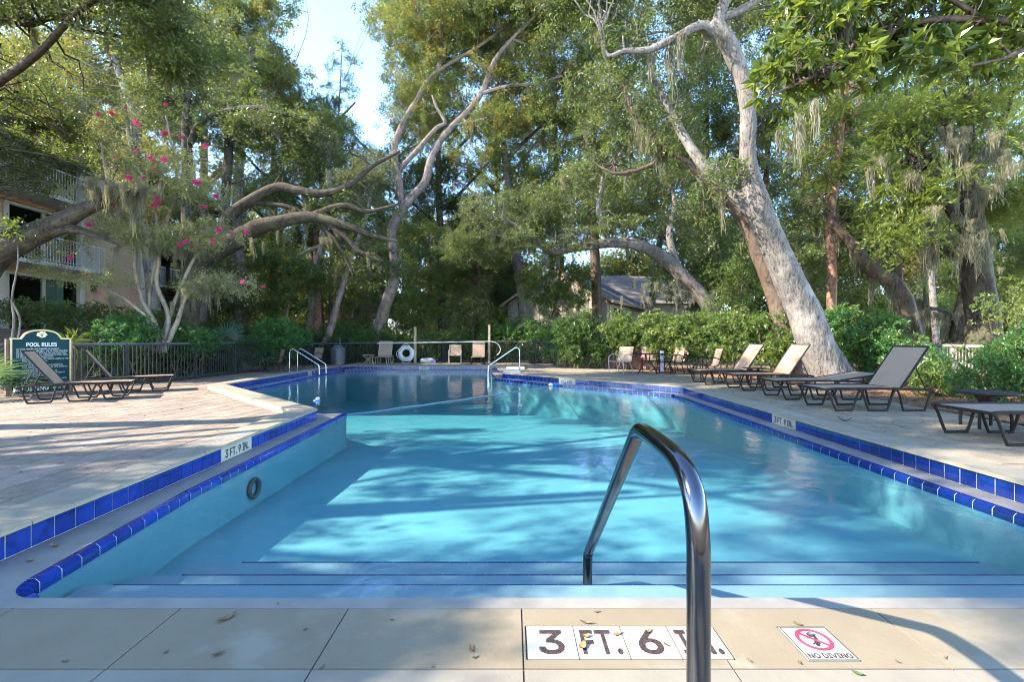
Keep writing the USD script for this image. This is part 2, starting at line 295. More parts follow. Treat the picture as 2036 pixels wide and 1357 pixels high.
# ledge (gutter) and its bullnose tiles
led = WALL.difference(WATER.buffer(.045)).intersection(sbox(-20, FRONT, 20, 40))
pool.part('gutter_ledge', extr(led, -.6, LEDGE_Z), 'ledge')
prof = [(-.012, -.075), (-.012, -.022), (-.004, -.008), (.010, 0.004), (.045, .006), (.047, -.075)]
edge_tiles, grouts = [], []
for i in range(len(ring) - 1):
    p, q = ring[i], ring[i + 1]; d = q - p; Ln = np.linalg.norm(d)
    if Ln < 1e-4: continue
    d /= Ln; nrm = np.array([d[1], -d[0]])
    if WATER.contains(Point(*((p + q) / 2 + nrm * .02))): nrm = -nrm
    if abs(p[1] - GUT) < .002 and abs(q[1] - GUT) < .002: continue
    n = max(1, int(round(Ln / .153)))
    for k in range(n):
        a, b = p + d * (Ln * k / n + .0042), p + d * (Ln * (k + 1) / n - .0042)
        v = [(*(s + nrm * u), LEDGE_Z + z) for s in (a, b) for u, z in prof]; m = len(prof)
        f = [(j, (j + 1) % m, m + (j + 1) % m) for j in range(m)] + [(j, m + (j + 1) % m, m + j) for j in range(m)] + [(0, j, j + 1) for j in range(1, m - 1)] + [(m, m + j + 1, m + j) for j in range(1, m - 1)]
        t = trimesh.Trimesh(v, f, process=False); t.fix_normals(); edge_tiles.append(t)
    if Ln > .1:
        v = [(*(s + nrm * u), LEDGE_Z + z) for s in (p, q) for u, z in ((-.009, -.075), (-.009, -.02), (.012, .001), (.05, .002))]
        grouts.append(trimesh.Trimesh(v, [(0, 1, 5), (0, 5, 4), (1, 2, 6), (1, 6, 5), (2, 3, 7), (2, 7, 6)], process=False))
pool.pieces('edge_tile', edge_tiles, 'cobalt'); pool.part('edge_grout', cat(grouts), 'grout')
# thin waterline line on the front edge
pool.pieces('waterline_tile', [bx(x, x + .149, GUT - .003, GUT + .002, -.245, -.226) for x in np.arange(-2.55, 3.7, .152)], 'cobalt')
# wall tiles: segments of the wall with their markers (s0, s1, text, from which end)
wp = np.array(WALL.exterior.coords)[::1]
if not WALL.exterior.is_ccw: wp = wp[::-1]
pts = [np.array(c) for c in [(-3.07, 2.0), (-3.27, 7.6), (-7.5, 11.85), (-7.7, 20.3), (-.75, 20.3), (-.33, 15.8), (4.22, 11.2), (4.15, 1.6)]]
wall_tiles, back, marks = [], [], []
def seat_text(txt, h, p, d, nrm, z, width):
    """lettering standing on a vertical face, reading along d"""
    t = meshkit.text_mesh(txt, h, .003, True); t.apply_scale([min(.8, width / t.extents[0]), 1, 1]); t.apply_translation([-t.bounds[:, 0].mean(), 0, 0])
    T = np.eye(4); T[:3, 0] = [*d, 0]; T[:3, 1] = [0, 0, 1]; T[:3, 2] = [*nrm, 0]; T[:3, 3] = [*p, z]; t.apply_transform(T); return t
markers = {0: (5.30, '3 FT. 9 IN.', 4), 2: (17.3, '8 FT', 2), 3: (-3.9, '8 FT', 3), 5: (1.75, '5 FT 6 IN.', 4), 6: (6.95, '3 FT. 9 IN.', 4)}
for s in range(7):
    p, q = pts[s], pts[s + 1]; d = q - p; Ln = np.linalg.norm(d); d /= Ln; nrm = np.array([d[1], -d[0]])
    if not WALL.contains(Point(*((p + q) / 2 + nrm * .05))): nrm = -nrm
    n = int(round(Ln / .156)); mk = markers.get(s); skip = set()
    if mk:
        ax = 1 if s in (0, 2, 6) else 0
        kc = int(np.argmin([abs((p + d * Ln * (k + .5) / n)[ax] - mk[0]) for k in range(n)])); skip = set(range(kc - mk[2] // 2, kc - mk[2] // 2 + mk[2]))
        a, b = p + d * (Ln * min(skip) / n + .003), p + d * (Ln * (max(skip) + 1) / n - .003)
        pool.part('marker_tile', beam([*(a + nrm * .004), (TILE_T - .19) / 2 - .004], [*(b + nrm * .004), (TILE_T - .19) / 2 - .004], .008, .142), 'marker_tile', label='white depth marker tile reading ' + mk[1])
        rd = d if np.dot(np.array([-nrm[1], nrm[0]]), d) > 0 else -d
        pool.part('marker_text', seat_text(mk[1], .086, (a + b) / 2 + nrm * .0085, rd, nrm, -.160, np.linalg.norm(b - a) * .86), 'marker_black')
    for k in range(n):
        if k in skip: continue
        a, b = p + d * (Ln * k / n + .0048), p + d * (Ln * (k + 1) / n - .0048)
        wall_tiles.append(beam([*(a + nrm * .003), -.1125], [*(b + nrm * .003), -.1125], .008 + R.uniform(0, .0015), .147))
    back.append(beam([*(p - nrm * .02), -.115], [*(q - nrm * .02), -.115], .041, .155))
pool.pieces('wall_tile', wall_tiles, 'cobalt', 295); pool.part('tile_grout', cat(back), 'grout')
# coping stones
outer = WALL.buffer(.37, join_style=2)
cop = outer.difference(WALL.buffer(-.022, join_style=2)).intersection(sbox(-20, -1, 20, 40))
joints = []
for s in range(7):
    p, q = pts[s], pts[s + 1]; d = (q - p); Ln = np.linalg.norm(d); d /= Ln; nn = np.array([d[1], -d[0]])
    for k in np.arange(.9, Ln - .5, 1.75): joints.append(LineString([p + d * k - nn * .8, p + d * k + nn * .8]).buffer(.004))
for c in ((-3.27, 7.6), (-7.5, 11.85), (-7.7, 20.3), (-.75, 20.3), (-.33, 15.8), (4.22, 11.2)):
    c = np.array(c); i = [k for k in range(8) if np.allclose(pts[k], c)][0]
    a, b = pts[i - 1] - c, pts[i + 1] - c; bis = a / np.linalg.norm(a) + b / np.linalg.norm(b); bis /= np.linalg.norm(bis)
    joints.append(LineString([c - bis * 1.0, c + bis * 1.0]).buffer(.003))
cs = cop.difference(unary_union(joints))
def bull(poly, z0, z1):
    a = extr(poly, z0 + .006, z1 - .007); b = extr(poly.buffer(-.007), z1 - .0075, z1); return cat([a, b])
pool.pieces('coping_stone', [bull(g, -.036, 0.0) for g in cs.geoms if g.area > .01], 'coping')
pool.part('coping_core', extr(outer.buffer(-.03).difference(WALL.buffer(.035, join_style=2)).intersection(sbox(-20, -1, 20, 40)), -.34, -.031), 'riser')
# riser tiles on the deck side of the raised coping between A, B and C
ris = []
for p, q in (((-3.27, 7.6), (-7.5, 11.85)), ((-7.5, 11.85), (-7.7, 20.0))):
    p, q = np.array(p), np.array(q); d = q - p; Ln = np.linalg.norm(d); d /= Ln; nn = np.array([-d[1], d[0]])
    if WALL.contains(Point(*((p + q) / 2 + nn * .1))): nn = -nn
    n = int(Ln / .24)
    for k in range(n):
        a, b = p + d * (Ln * k / n + .003) + nn * .348, p + d * (Ln * (k + 1) / n - .003) + nn * .348
        ris.append(beam([*a, -.125], [*b, -.125], .018, .175))
pool.pieces('riser_tile', ris, 'riser')
# faded lettering on the coping tops, read from the deck
def flat_text(txt, h, c, ang, z, depth=.0015, sx=1.0, bold=True):
    t = meshkit.text_mesh(txt, h, depth, bold); t.apply_scale([sx, 1, 1]); t.apply_translation([-t.bounds[:, 0].mean(), -h / 2, 0]); return moved(t, (*c, z), ang)
pool.part('coping_text', flat_text('3 FT. 9 IN.', .12, (-3.34, 5.45), math.radians(-90 + 2.4), .0008, sx=.9), 'faded_ink', label='worn depth lettering on the coping, read from the deck')
pool.part('coping_text', flat_text('NO DIVING', .10, (-3.30, 4.55), math.radians(-90 + 2.4), .0008), 'coping', label='worn NO DIVING lettering on the coping')
pool.part('coping_text', flat_text('3 FT. 9 IN.', .12, (4.36, 7.0), math.radians(90), .0008, sx=.9), 'faded_ink', label='worn depth lettering on the coping, read from the deck')
# round inlet on the underwater wall
tor = trimesh.creation.torus(.095, .026, major_sections=32, minor_sections=12); tor.apply_transform(trimesh.transformations.rotation_matrix(math.pi / 2, [0, 1, 0]))
pool.part('wall_inlet', moved(tor, (-2.86, 5.05, -.50)), 'ring_dark', smooth=True)
# the water itself
wpoly = WATER.buffer(.012, join_style=2).union(sbox(-2.5, GUT - .012, 3.75, GUT + .3).intersection(WATER.buffer(.012)))
single('pool_water', extr(wpoly, -3.2, WATER_Z), 'water_look', kind='structure')

# ------------------------------------------------------------------ decks and ground
def left_z(x, y):
    t = np.clip((y - 5.0) / 3.5, 0, 1); return -.11 * t * t * (3 - 2 * t)
DECK_L = Polygon([(-16, 2.0), (-3, -1.2), (-2.97, -1.2), (-3.07, 2.73), (-3.27, 7.6), (-7.5, 11.85), (-7.7, 20.3), (-7.7, 22.9), (-10.1, 22.9), (-10.2, 14.5), (-10.6, 12.3), (-12.6, 9.9)]).difference(outer.buffer(.002))
DECK_R = Polygon([(4.1, -1.2), (7.2, -1.2), (6.8, 6.0), (7.0, 8.0), (7.15, 9.8), (7.0, 12.4), (5.6, 15.4), (3.9, 17.9), (1.9, 20.0), (.4, 22.9), (-7.7, 22.9), (-7.7, 20.3), (-.75, 20.3), (-.33, 15.8), (4.22, 11.2)]).difference(outer.buffer(.002))
PAVE = unary_union([DECK_L, DECK_R, outer.intersection(sbox(-20, -1.2, 20, 40)), WALL]).buffer(.01).buffer(-.01)
ground = sbox(-160, -60, 160, 260).difference(PAVE)
single('ground', sheet(ground, lambda x, y: -.06 - .10 * (x < -9) * (y > 5) * (y < 25)), 'ground_look', kind='structure')
def deck(name, label, poly, zf, mats, ang, w, l, cx):
    d = Thing(name, label, None, (0, 0, 0), kind='structure')
    bed = []
    for a in np.arange(-2, 24, 1.0):
        s = poly.intersection(sbox(-20, a, 20, a + 1))
        if s.area > .001: bed.append(sheet(s, lambda x, y: zf(x, y) - .012))
    d.part('paving_bed', cat(bed), 'joint_sand')
    ms = []
    for i in range(-60, 60):
        for j in range(-4, 40):
            x, y = cx + i * w, (j + (i % 2) * .5) * l
            q = sbox(x + .008, y + .008, x + w - .008, y + l - .008).intersection(poly)
            if q.is_empty or q.area < .003 or abs(x) > 1.2 * (y + l) + 1.5 or y < 1.0: continue
            g = q if q.geom_type == 'Polygon' else max(q.geoms, key=lambda t: t.area if t.geom_type == 'Polygon' else 0)
            m = extr(g, -.03, 0.0); v = np.array(m.vertices); dz = R.uniform(-.002, .002); tx, ty = R.uniform(-.004, .004, 2)
            c = v.mean(0); v[:, 2] += [zf(a, b) for a, b in v[:, :2]]; v[:, 2] += dz + (v[:, 0] - c[0]) * tx + (v[:, 1] - c[1]) * ty
            m.vertices = v; ms.append(m)
    d.pieces('paver', ms, mats)
    return d
deck('paved_deck', 'tan paved pool deck left of the pool', DECK_L, left_z, 'paver', 0, .30, .60, -3.62)
deck('paved_deck', 'grey tan paved deck right of and behind the pool', DECK_R, lambda x, y: 0.0, 'paver_right', 0, .30, .60, 4.52)
fd = Thing('front_deck', 'pale concrete front deck in the foreground with depth marker', None, (0, 0, 0), kind='structure')
FD = WALL.intersection(sbox(-20, -1.2, 20, FRONT - .003))
xs = [-3.4, -2.48, -1.65, -.814, .047, .90, 1.79, 2.85, 3.7, 4.4]
cut = sbox(.062, 1.905, .935, 2.125).union(sbox(1.236, 1.895, 1.458, 2.122))
for a, b in zip(xs[:-1], xs[1:]):
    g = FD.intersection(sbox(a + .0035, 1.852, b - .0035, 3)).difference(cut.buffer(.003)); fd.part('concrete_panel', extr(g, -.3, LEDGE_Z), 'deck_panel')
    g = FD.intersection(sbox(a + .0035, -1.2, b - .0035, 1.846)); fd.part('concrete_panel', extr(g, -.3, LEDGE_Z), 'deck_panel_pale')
fd.part('panel_bed', extr(FD, -.4, LEDGE_Z - .006), 'dark_joint')
mx = [.065, .283, .500, .717, .932]
for k, t in enumerate(('3', 'FT.', '6', 'IN.')):
    fd.part('marker_tile', bx(mx[k] + .002, mx[k + 1] - .002, 1.908, 2.122, LEDGE_Z - .005, LEDGE_Z + .0015), 'marker_tile', label='white deck tile reading ' + t)
    tm = meshkit.text_mesh(t, .150, .0015, True); w = tm.extents[0]; tm.apply_scale([min(1.0, .17 / w), 1, 1]); tm.apply_translation([-tm.bounds[:, 0].mean(), -.075, 0])
    fd.part('marker_text', moved(tm, ((mx[k] + mx[k + 1]) / 2, 2.015, LEDGE_Z + .0010)), 'marker_brown')
sgx, sgy, zt = 1.347, 2.008, LEDGE_Z + .0015
p_ = fd.part('no_diving_tile', bx(1.24, 1.454, 1.90, 2.118, LEDGE_Z - .005, zt), 'marker_tile', label='white square NO DIVING tile with red prohibition sign')
fr = sbox(1.242, 1.902, 1.452, 2.116); fd.part('tile_border', extr(fr.difference(fr.buffer(-.004)), zt - .001, zt + .0006), 'marker_black', p_)
c_ = Point(sgx, sgy + .022); fd.part('prohibition_sign', extr(c_.buffer(.074).difference(c_.buffer(.058)).union(LineString([(sgx - .046, sgy + .068), (sgx + .046, sgy - .024)]).buffer(.007)), zt - .001, zt + .0010), 'marker_red', p_)
div = Polygon([(sgx - .010, sgy + .000), (sgx + .002, sgy - .012), (sgx + .012, sgy - .006), (sgx + .016, sgy + .012), (sgx + .022, sgy + .052), (sgx + .014, sgy + .050), (sgx + .006, sgy + .030), (sgx - .004, sgy + .022)]).union(Point(sgx - .006, sgy - .014).buffer(.009)).union(LineString([(sgx - .002, sgy + .004), (sgx - .024, sgy - .010)]).buffer(.003))
wav = unary_union([LineString([(sgx + x, sgy + .030 + .0025 * math.sin(x * 500)) for x in np.linspace(-.052, -.004, 20)]).buffer(.0009), LineString([(sgx + x, sgy + .030 + .0025 * math.sin(x * 500)) for x in np.linspace(.022, .054, 14)]).buffer(.0009)])
fd.part('diver_symbol', extr(div.union(wav), zt - .001, zt + .0006), 'marker_black', p_)
t = meshkit.text_mesh('NO DIVING', .026, .0012, True); t.apply_scale([min(1, .185 / t.extents[0]), 1, 1]); t.apply_translation([-t.bounds[:, 0].mean(), 0, 0]); fd.part('tile_lettering', moved(t, (sgx, 1.912, zt - .0003)), 'marker_black', p_)
# mound under the building, pine straw bed, lawn
def grid(x0, x1, y0, y1, nx, ny, zf):
    X, Y = np.meshgrid(np.linspace(x0, x1, nx), np.linspace(y0, y1, ny)); v = np.column_stack([X.ravel(), Y.ravel(), zf(X.ravel(), Y.ravel())])
    i, j = np.meshgrid(np.arange(ny - 1), np.arange(nx - 1), indexing='ij'); a = (i * nx + j).ravel()
    f = np.vstack([np.column_stack([a, a + 1, a + nx + 1]), np.column_stack([a, a + nx + 1, a + nx])]); return trimesh.Trimesh(v, f, process=False)
def mound_z(x, y):
    t = np.clip((-11.6 - x) / 5.5, 0, 1); u = np.clip((y - 8) / 5, 0, 1); return -.22 + 1.75 * t * t * (3 - 2 * t) * u * u * (3 - 2 * u) + .10 * (meshkit.fbm(np.column_stack([x, y, 0 * x]) * .6, 3) - .5)
single('mound', grid(-60, -10.9, 6, 70, 60, 60, mound_z), 'ground_look', kind='structure', smooth=True)
single('mulch_bed', sheet(Polygon([(6.9, 2), (13, 2), (14, 12), (9, 17), (6, 21), (2.3, 21), (4.2, 18), (5.9, 15.5), (7.3, 12.4), (7.35, 9.8), (7.2, 8)]), lambda x, y: -.03), 'pine_straw', kind='structure')
single('lawn', sheet(sbox(17, 16, 90, 120), lambda x, y: -.04), 'lawn_look', kind='structure')

# ------------------------------------------------------------------ foliage building blocks
def leafset(b, d, Ln, W, rng, fold=.25, droop=.15):
    n = len(b); d = d / (np.linalg.norm(d, axis=1, keepdims=True) + 1e-9)
    s = np.cross(d, rng.normal(size=(n, 3)) * .5 + [0, 0, 1.0]); s /= np.linalg.norm(s, axis=1, keepdims=True) + 1e-9
    u = np.cross(s, d); l = Ln * rng.uniform(.65, 1.25, (n, 1)); w = W * rng.uniform(.7, 1.2, (n, 1))
    v = np.stack([b, b + d * l * .45 + s * w * .5 + u * w * fold, b + d * l - np.array([0, 0, 1]) * l * droop, b + d * l * .45 - s * w * .5 + u * w * fold], 1).reshape(-1, 3)
    k = np.arange(n)[:, None] * 4
    return trimesh.Trimesh(v, np.vstack([k + [0, 1, 2], k + [0, 2, 3]]), process=False)
def rdirs(n, rng, up=0.0):
    d = rng.normal(size=(n, 3)); d /= np.linalg.norm(d, axis=1, keepdims=True); d[:, 2] += up; return d / np.linalg.norm(d, axis=1, keepdims=True)
def sprig(n, rad, Ln, W, seed, shoots=7, flat=.7, droop=.15, up=.1):
    rng = np.random.default_rng(seed); sd = rdirs(shoots, rng, up) * [1, 1, flat]
    k = rng.integers(shoots, size=n); t = rng.uniform(.15, 1, (n, 1))
    b = sd[k] * t * rad * rng.uniform(.7, 1.1, (n, 1)) + rng.normal(size=(n, 3)) * rad * .10
    return leafset(b, sd[k] * .6 + rdirs(n, rng) * .9, Ln, W, rng, droop=droop)
def rosettes(nr, per, rad, Ln, W, seed, up=.5, spread=.9, droop=.1):
    rng = np.random.default_rng(seed); ax = rdirs(nr, rng, up); c = ax * rad * rng.uniform(.5, 1.0, (nr, 1))
    k = np.repeat(np.arange(nr), per); d = ax[k] * rng.uniform(.1, .8, (len(k), 1)) + rdirs(len(k), rng) * spread
    return leafset(c[k] + rng.normal(size=(len(k), 3)) * .01, d, Ln, W, rng, droop=droop)
def plume(nb, per, rad, Ln, W, seed, droop=.3):
    rng = np.random.default_rng(seed); out_b, out_d = [], []
    for _ in range(nb):
        d = rdirs(1, rng, .25)[0]; side = rdirs(1, rng)[0]; t = rng.uniform(.1, 1, per)
        b = d * t[:, None] * rad + np.array([0, 0, -1]) * (t[:, None] ** 2) * rad * droop + side * (rng.uniform(-1, 1, (per, 1)) * .22 * rad * (1.05 - t[:, None]))
        out_b.append(b); out_d.append(d * 1.0 + rdirs(per, rng) * .55)
    return leafset(np.vstack(out_b), np.vstack(out_d), Ln, W, rng, fold=.1, droop=.05)
def moss_clump(n, length, rad, seed):
    rng = np.random.default_rng(seed); vs, fs = [], []
    for i in range(n):
        o = rng.normal(size=2) * rad; l = length * rng.uniform(.2, 1.0) * max(.25, 1 - np.hypot(*o) / (rad * 3)); b = np.array([*o, rng.uniform(-.1, .06)]); a = rng.uniform(0, math.pi); s = np.array([math.cos(a), math.sin(a), 0])
        w = rng.uniform(.003, .0085); k = len(vs); sw = rng.normal(size=(7, 2)).cumsum(0) * .02; sw -= (o / 7 * .6) * np.arange(7)[:, None]
        for j in range(7):
            c = b + np.array([*sw[j], -l * j / 6]); ww = w * (.6, 1.2, .8, 1.3, .7, 1.0, .1)[j]; vs += [c - s * ww, c + s * ww]
        for j in range(6): q = k + 2 * j; fs += [(q, q + 1, q + 3), (q, q + 3, q + 2)]
    return trimesh.Trimesh(vs, fs, process=False)
SPR = {'oak': [sprig(90, .50, .105, .046, 1), sprig(90, .55, .10, .05, 2), sprig(80, .45, .11, .044, 3)],
       'far': [sprig(80, .75, .17, .085, 4), sprig(80, .8, .18, .08, 5), sprig(70, .7, .16, .09, 6)],
       'magnolia': [rosettes(7, 11, .42, .185, .080, 7), rosettes(6, 12, .38, .20, .085, 8), rosettes(8, 10, .45, .17, .075, 9)],
       'cedar': [plume(9, 26, .60, .11, .026, 10), plume(8, 28, .65, .12, .026, 11), plume(9, 26, .55, .10, .024, 12)],
       'shrub': [rosettes(9, 9, .26, .105, .034, 13), rosettes(10, 8, .28, .11, .036, 14), rosettes(8, 10, .24, .10, .032, 15)],
       'small': [rosettes(14, 7, .24, .055, .022, 16), rosettes(14, 7, .22, .06, .022, 17)],
       'myrtle': [sprig(60, .40, .062, .028, 18, 5, .35), sprig(60, .45, .06, .026, 19, 6, .3)],
       'juniper': [plume(9, 26, .34, .085, .014, 20), plume(9, 26, .38, .09, .014, 21)],
       'blade': [rosettes(1, 26, .02, .55, .022, 22, 1.2, .7, .3), rosettes(1, 24, .02, .5, .02, 23, 1.2, .7, .35)],
       'moss': [moss_clump(70, .9, .07, 24), moss_clump(60, 1.3, .05, 25), moss_clump(90, .6, .12, 26)]}
SAREA = {k: np.mean([m.area for m in v]) for k, v in SPR.items()}
def quats(n, rng, tilt, yaw=True):
    a = rng.uniform(0, 2 * math.pi, n) if yaw else np.zeros(n); t = rng.normal(size=n) * tilt; p = rng.uniform(0, 2 * math.pi, n)
    cz, sz = np.cos(a / 2), np.sin(a / 2); ct, st = np.cos(t / 2), np.sin(t / 2); x, y = np.cos(p) * st, np.sin(p) * st
    return np.stack([ct * cz, x * cz + y * sz, y * cz - x * sz, ct * sz], 1)        # w, x, y, z
def scatter(th, name, kind, pos, mats, scale=(.8, 1.25), tilt=.6, rng=None, label=None, sc=None):
    """a mass of leafy sprigs as one part of thing th (a PointInstancer)"""
    rng = rng or R; pos = np.asarray(pos, float) - th.loc; n = len(pos); path = uname(th.path, name)
    pi = UsdGeom.PointInstancer.Define(stage, path); put(pi.GetPrim(), label, None, None, 'stuff')
    mats = [mats] if isinstance(mats, str) else mats; rel = []
    for k, m in enumerate(SPR[kind]):
        for j, mm in enumerate(mats):
            pp = f'{path}/sprig_{k * len(mats) + j + 1:03d}'; usdkit.mesh(stage, pp, m, M[mm]); rel.append(pp)
    pi.CreatePrototypesRel().SetTargets([Sdf.Path(x) for x in rel])
    pi.CreateProtoIndicesAttr(Vt.IntArray.FromNumpy(rng.integers(len(rel), size=n).astype(np.int32)))
    pi.CreatePositionsAttr(Vt.Vec3fArray.FromNumpy(pos.astype(np.float32)))
    q = quats(n, rng, tilt); pi.CreateOrientationsAttr(Vt.QuathArray([Gf.Quath(float(w), float(x), float(y), float(z)) for w, x, y, z in q]))
    s = rng.uniform(*scale, n) if sc is None else sc; pi.CreateScalesAttr(Vt.Vec3fArray.FromNumpy(np.repeat(s[:, None], 3, 1).astype(np.float32)))
    return path
def blob_points(c, r, n, rng, gap=.45, gs=.95, box=False, hollow=2.6):
    """points through an uneven ellipsoid or box; a noise field leaves gaps and clumps"""
    out, tot = [], 0
    for _ in range(8):
        m = int(n * 2.2) + 20
        if box: p = rng.uniform(-1, 1, (m, 3))
        else:
            p = rng.normal(size=(m, 3)); p /= np.linalg.norm(p, axis=1, keepdims=True); p *= rng.uniform(0, 1, (m, 1)) ** (1 / hollow)
            p *= .78 + .5 * meshkit.noise(p * 1.7 + np.array(c), 5)[:, None]
        q = np.array(c) + p * np.array(r); keep = meshkit.noise(q * gs + 31.7, 9) * .6 + meshkit.noise(q * gs * 2.6, 4) * .4 > gap
        out.append(q[keep]); tot += keep.sum()
        if tot >= n: break
    return np.vstack(out)[:n]
def blobs_to_points(blobs, kind, lai, rng, scale=1.0, gap=.45, **kw):
    """blobs: (px, py, Y, half width px, half height px, half depth m)"""
    P_, C_ = [], []
    for (px, py, Y, rx, ry, rd, *o) in blobs:
        c = P(px, py, Y); r = (rx * Y / F, rd, ry * Y / F); area = math.pi * r[0] * r[2]; l = o[0] if o else lai
        n = int(l * area / (SAREA[kind] * .5 * scale ** 2)) + 3
        P_.append(blob_points(c, r, n, rng, gap, **kw)); C_.append((c, r))
    return np.vstack(P_), C_
def skel(seq):
    out, Y, r = [], 20.0, 5.0
    for e in seq:
        Y = e[2] if len(e) > 2 else Y; r = e[3] if len(e) > 3 else r; out.append([*P(e[0], e[1], Y), r * Y / F])
    return np.array(out)
def tree(name, label, limbs, blobs, kind='oak', rs=.86, furrow=0.0, leaf='leaf_oak', bk='bark_grey', group=None, lai=2.2, scale=1.0, gap=.45, twigs=10, moss=0, seed=0, tilt=.6, base=None, cat_='tree', lump=.075, sides=14, extra=None, twigr=.022, mossat=None):
    rng = np.random.default_rng(1000 + seed); S = [skel(l) * [1, 1, 1, rs] for l in limbs]
    loc = base if base is not None else (S[0][0][0], S[0][0][1], 0.0)
    th = Thing(name, label, cat_, loc, group=group); pts_all = []
    for i, s in enumerate(S):
        sp = spline(s, (12 if furrow else 6) if len(s) > 2 else 4); pts_all.append(sp); cw = rng.normal(size=(len(s), 3)) * .16; w = np.column_stack([np.interp(np.linspace(0, 1, len(sp)), np.linspace(0, 1, len(s)), cw[:, q]) for q in range(3)]) * sp[:, 3:4] * np.minimum(1, np.arange(len(sp)) / 6)[:, None]
        th.part('trunk' if i == 0 else 'limb', tube(sp[:, :3] + w, np.maximum(sp[:, 3], .006), sides if i == 0 else max(6, sides - 4), lump, seed + i, furrow=furrow), bk, smooth=True)
    allp = np.vstack(pts_all)
    if blobs:
        pos, C = blobs_to_points(blobs, kind, lai, rng, scale, gap)
        crown = scatter(th, 'crown', kind, pos, leaf, (.75 * scale, 1.25 * scale), tilt, rng)
        tw = []
        for c, r in C:
            for _ in range(twigs):
                e = c + rdirs(1, rng)[0] * np.array(r) * rng.uniform(.4, .95); dd = np.linalg.norm(allp[:, :3] - e, axis=1) + rng.uniform(0, 1.5, len(allp)); o = allp[int(np.argmin(dd))]
                if np.linalg.norm(o[:3] - e) > 14: continue
                mid = (o[:3] + e) / 2 + rng.normal(size=3) * .18 * np.linalg.norm(o[:3] - e) + [0, 0, .2]
                sp = spline([o[:3], mid, e], 5); r0 = min(o[3] * .6, twigr * rng.uniform(.6, 1.8)); tw.append(tube(sp + np.vstack([[0, 0, 0], rng.normal(size=(len(sp) - 1, 3)) * .05]), np.linspace(r0, .006, len(sp)), 5, cap=False))
        if tw: th.part('branches', cat(tw), bk, smooth=True, kind='stuff')
    if moss:
        k = rng.integers(len(allp) // 4, len(allp), size=moss); mp = allp[k, :3] - np.array([0, 0, 1]) * allp[k, 3:4] * .6 + rng.normal(size=(moss, 3)) * .12
        if blobs: mp[: moss // 2] = pos[rng.integers(len(pos), size=moss // 2)]
        scatter(th, 'hanging_moss', 'moss', mp, 'moss_look', (.5, 1.2), .12, rng)
    if mossat: 
        mp = np.vstack([P(a, b, Y) + rng.normal(size=(n, 3)) * [rx * Y / F, .3, ry * Y / F] for a, b, Y, n, rx, ry in mossat]); scatter(th, 'hanging_moss', 'moss', mp, 'moss_look', (.35, .9), .12, rng)
    return th

# ------------------------------------------------------------------ fences
def fence(name, label, pts, zs, h, bal='baluster', rail='fence_rail', post='fence_dark', pitch=.115, cat_='fence', wood=False):
    p = [np.array(q, float) for q in pts]; th = Thing(name, label, cat_, (*p[0], zs[0])); bals = []
    for (a, za), (b, zb) in zip(zip(p[:-1], zs[:-1]), zip(p[1:], zs[1:])):
        Ln = np.linalg.norm(b - a); d = (b - a) / Ln; k = max(1, int(round(Ln / 1.83)))
        for j in range(k + (b is p[-1])):
            c = a + d * Ln * j / k; z = za + (zb - za) * j / k; th.part('post', bx(c[0] - .03, c[0] + .03, c[1] - .03, c[1] + .03, z - .15, z + h - .02), post)
        r = .035 if not wood else .045
        th.part('top_rail', tube(np.array([[*a, za + h - .02], [*b, zb + h - .02]]), r, 8), rail, smooth=40)
        th.part('bottom_rail', beam([*a, za + .10], [*b, zb + .10], .03, .035), post)
        n = int(Ln / pitch)
        for j in range(n):
            t = (j + .5) / n; c = a + d * Ln * t; z = za + (zb - za) * t; bals.append(beam([*c, z + .10], [*c, z + h - .05], .017, .017, (1, 0, 0)))
    th.pieces('baluster', bals, bal); return th
fence('metal_fence', 'dark metal picket fence along the left deck behind the rules sign', [(-13.6, 9.3), (-12.4, 10.6), (-10.5, 12.4), (-10.15, 14.6), (-10.05, 22.7)], [-.10, -.11, -.11, -.11, -.08], 1.16)
fence('metal_fence', 'dark metal picket fence behind the far end of the pool', [(-9.95, 22.75), (-3.4, 22.75), (.35, 22.75), (1.85, 19.9)], [-.1, 0, 0, 0], 1.07)
wf_ = Thing('board_fence', 'weathered reddish vertical board fence half hidden behind green shrubs', 'fence', (1.9, 19.7, 0))
a, b = np.array([1.95, 19.8]), np.array([5.2, 17.6]); n = 26
for k in range(n):
    c = a + (b - a) * (k + .5) / n; m = trimesh.creation.box([.115, .022, 1.05 + R.uniform(-.03, .03)]); wf_.part('board', moved(m, (*c, .55), math.atan2(*(b - a)[::-1])), 'red_board')
for z in (.25, .9): wf_.part('rail', beam([*(a + [.02, .05]), z], [*(b + [.02, .05]), z], .04, .07), 'red_board')
fence('wooden_rail_fence', 'thin picket fence with weathered wooden top rail right of the reclined lounger', [(11.9, 13.4), (10.4, 9.6), (9.7, 7.0)], [-.05, -.05, -.05], 1.06, 'wood_rail', 'wood_rail', 'wood_rail', .14, wood=True)

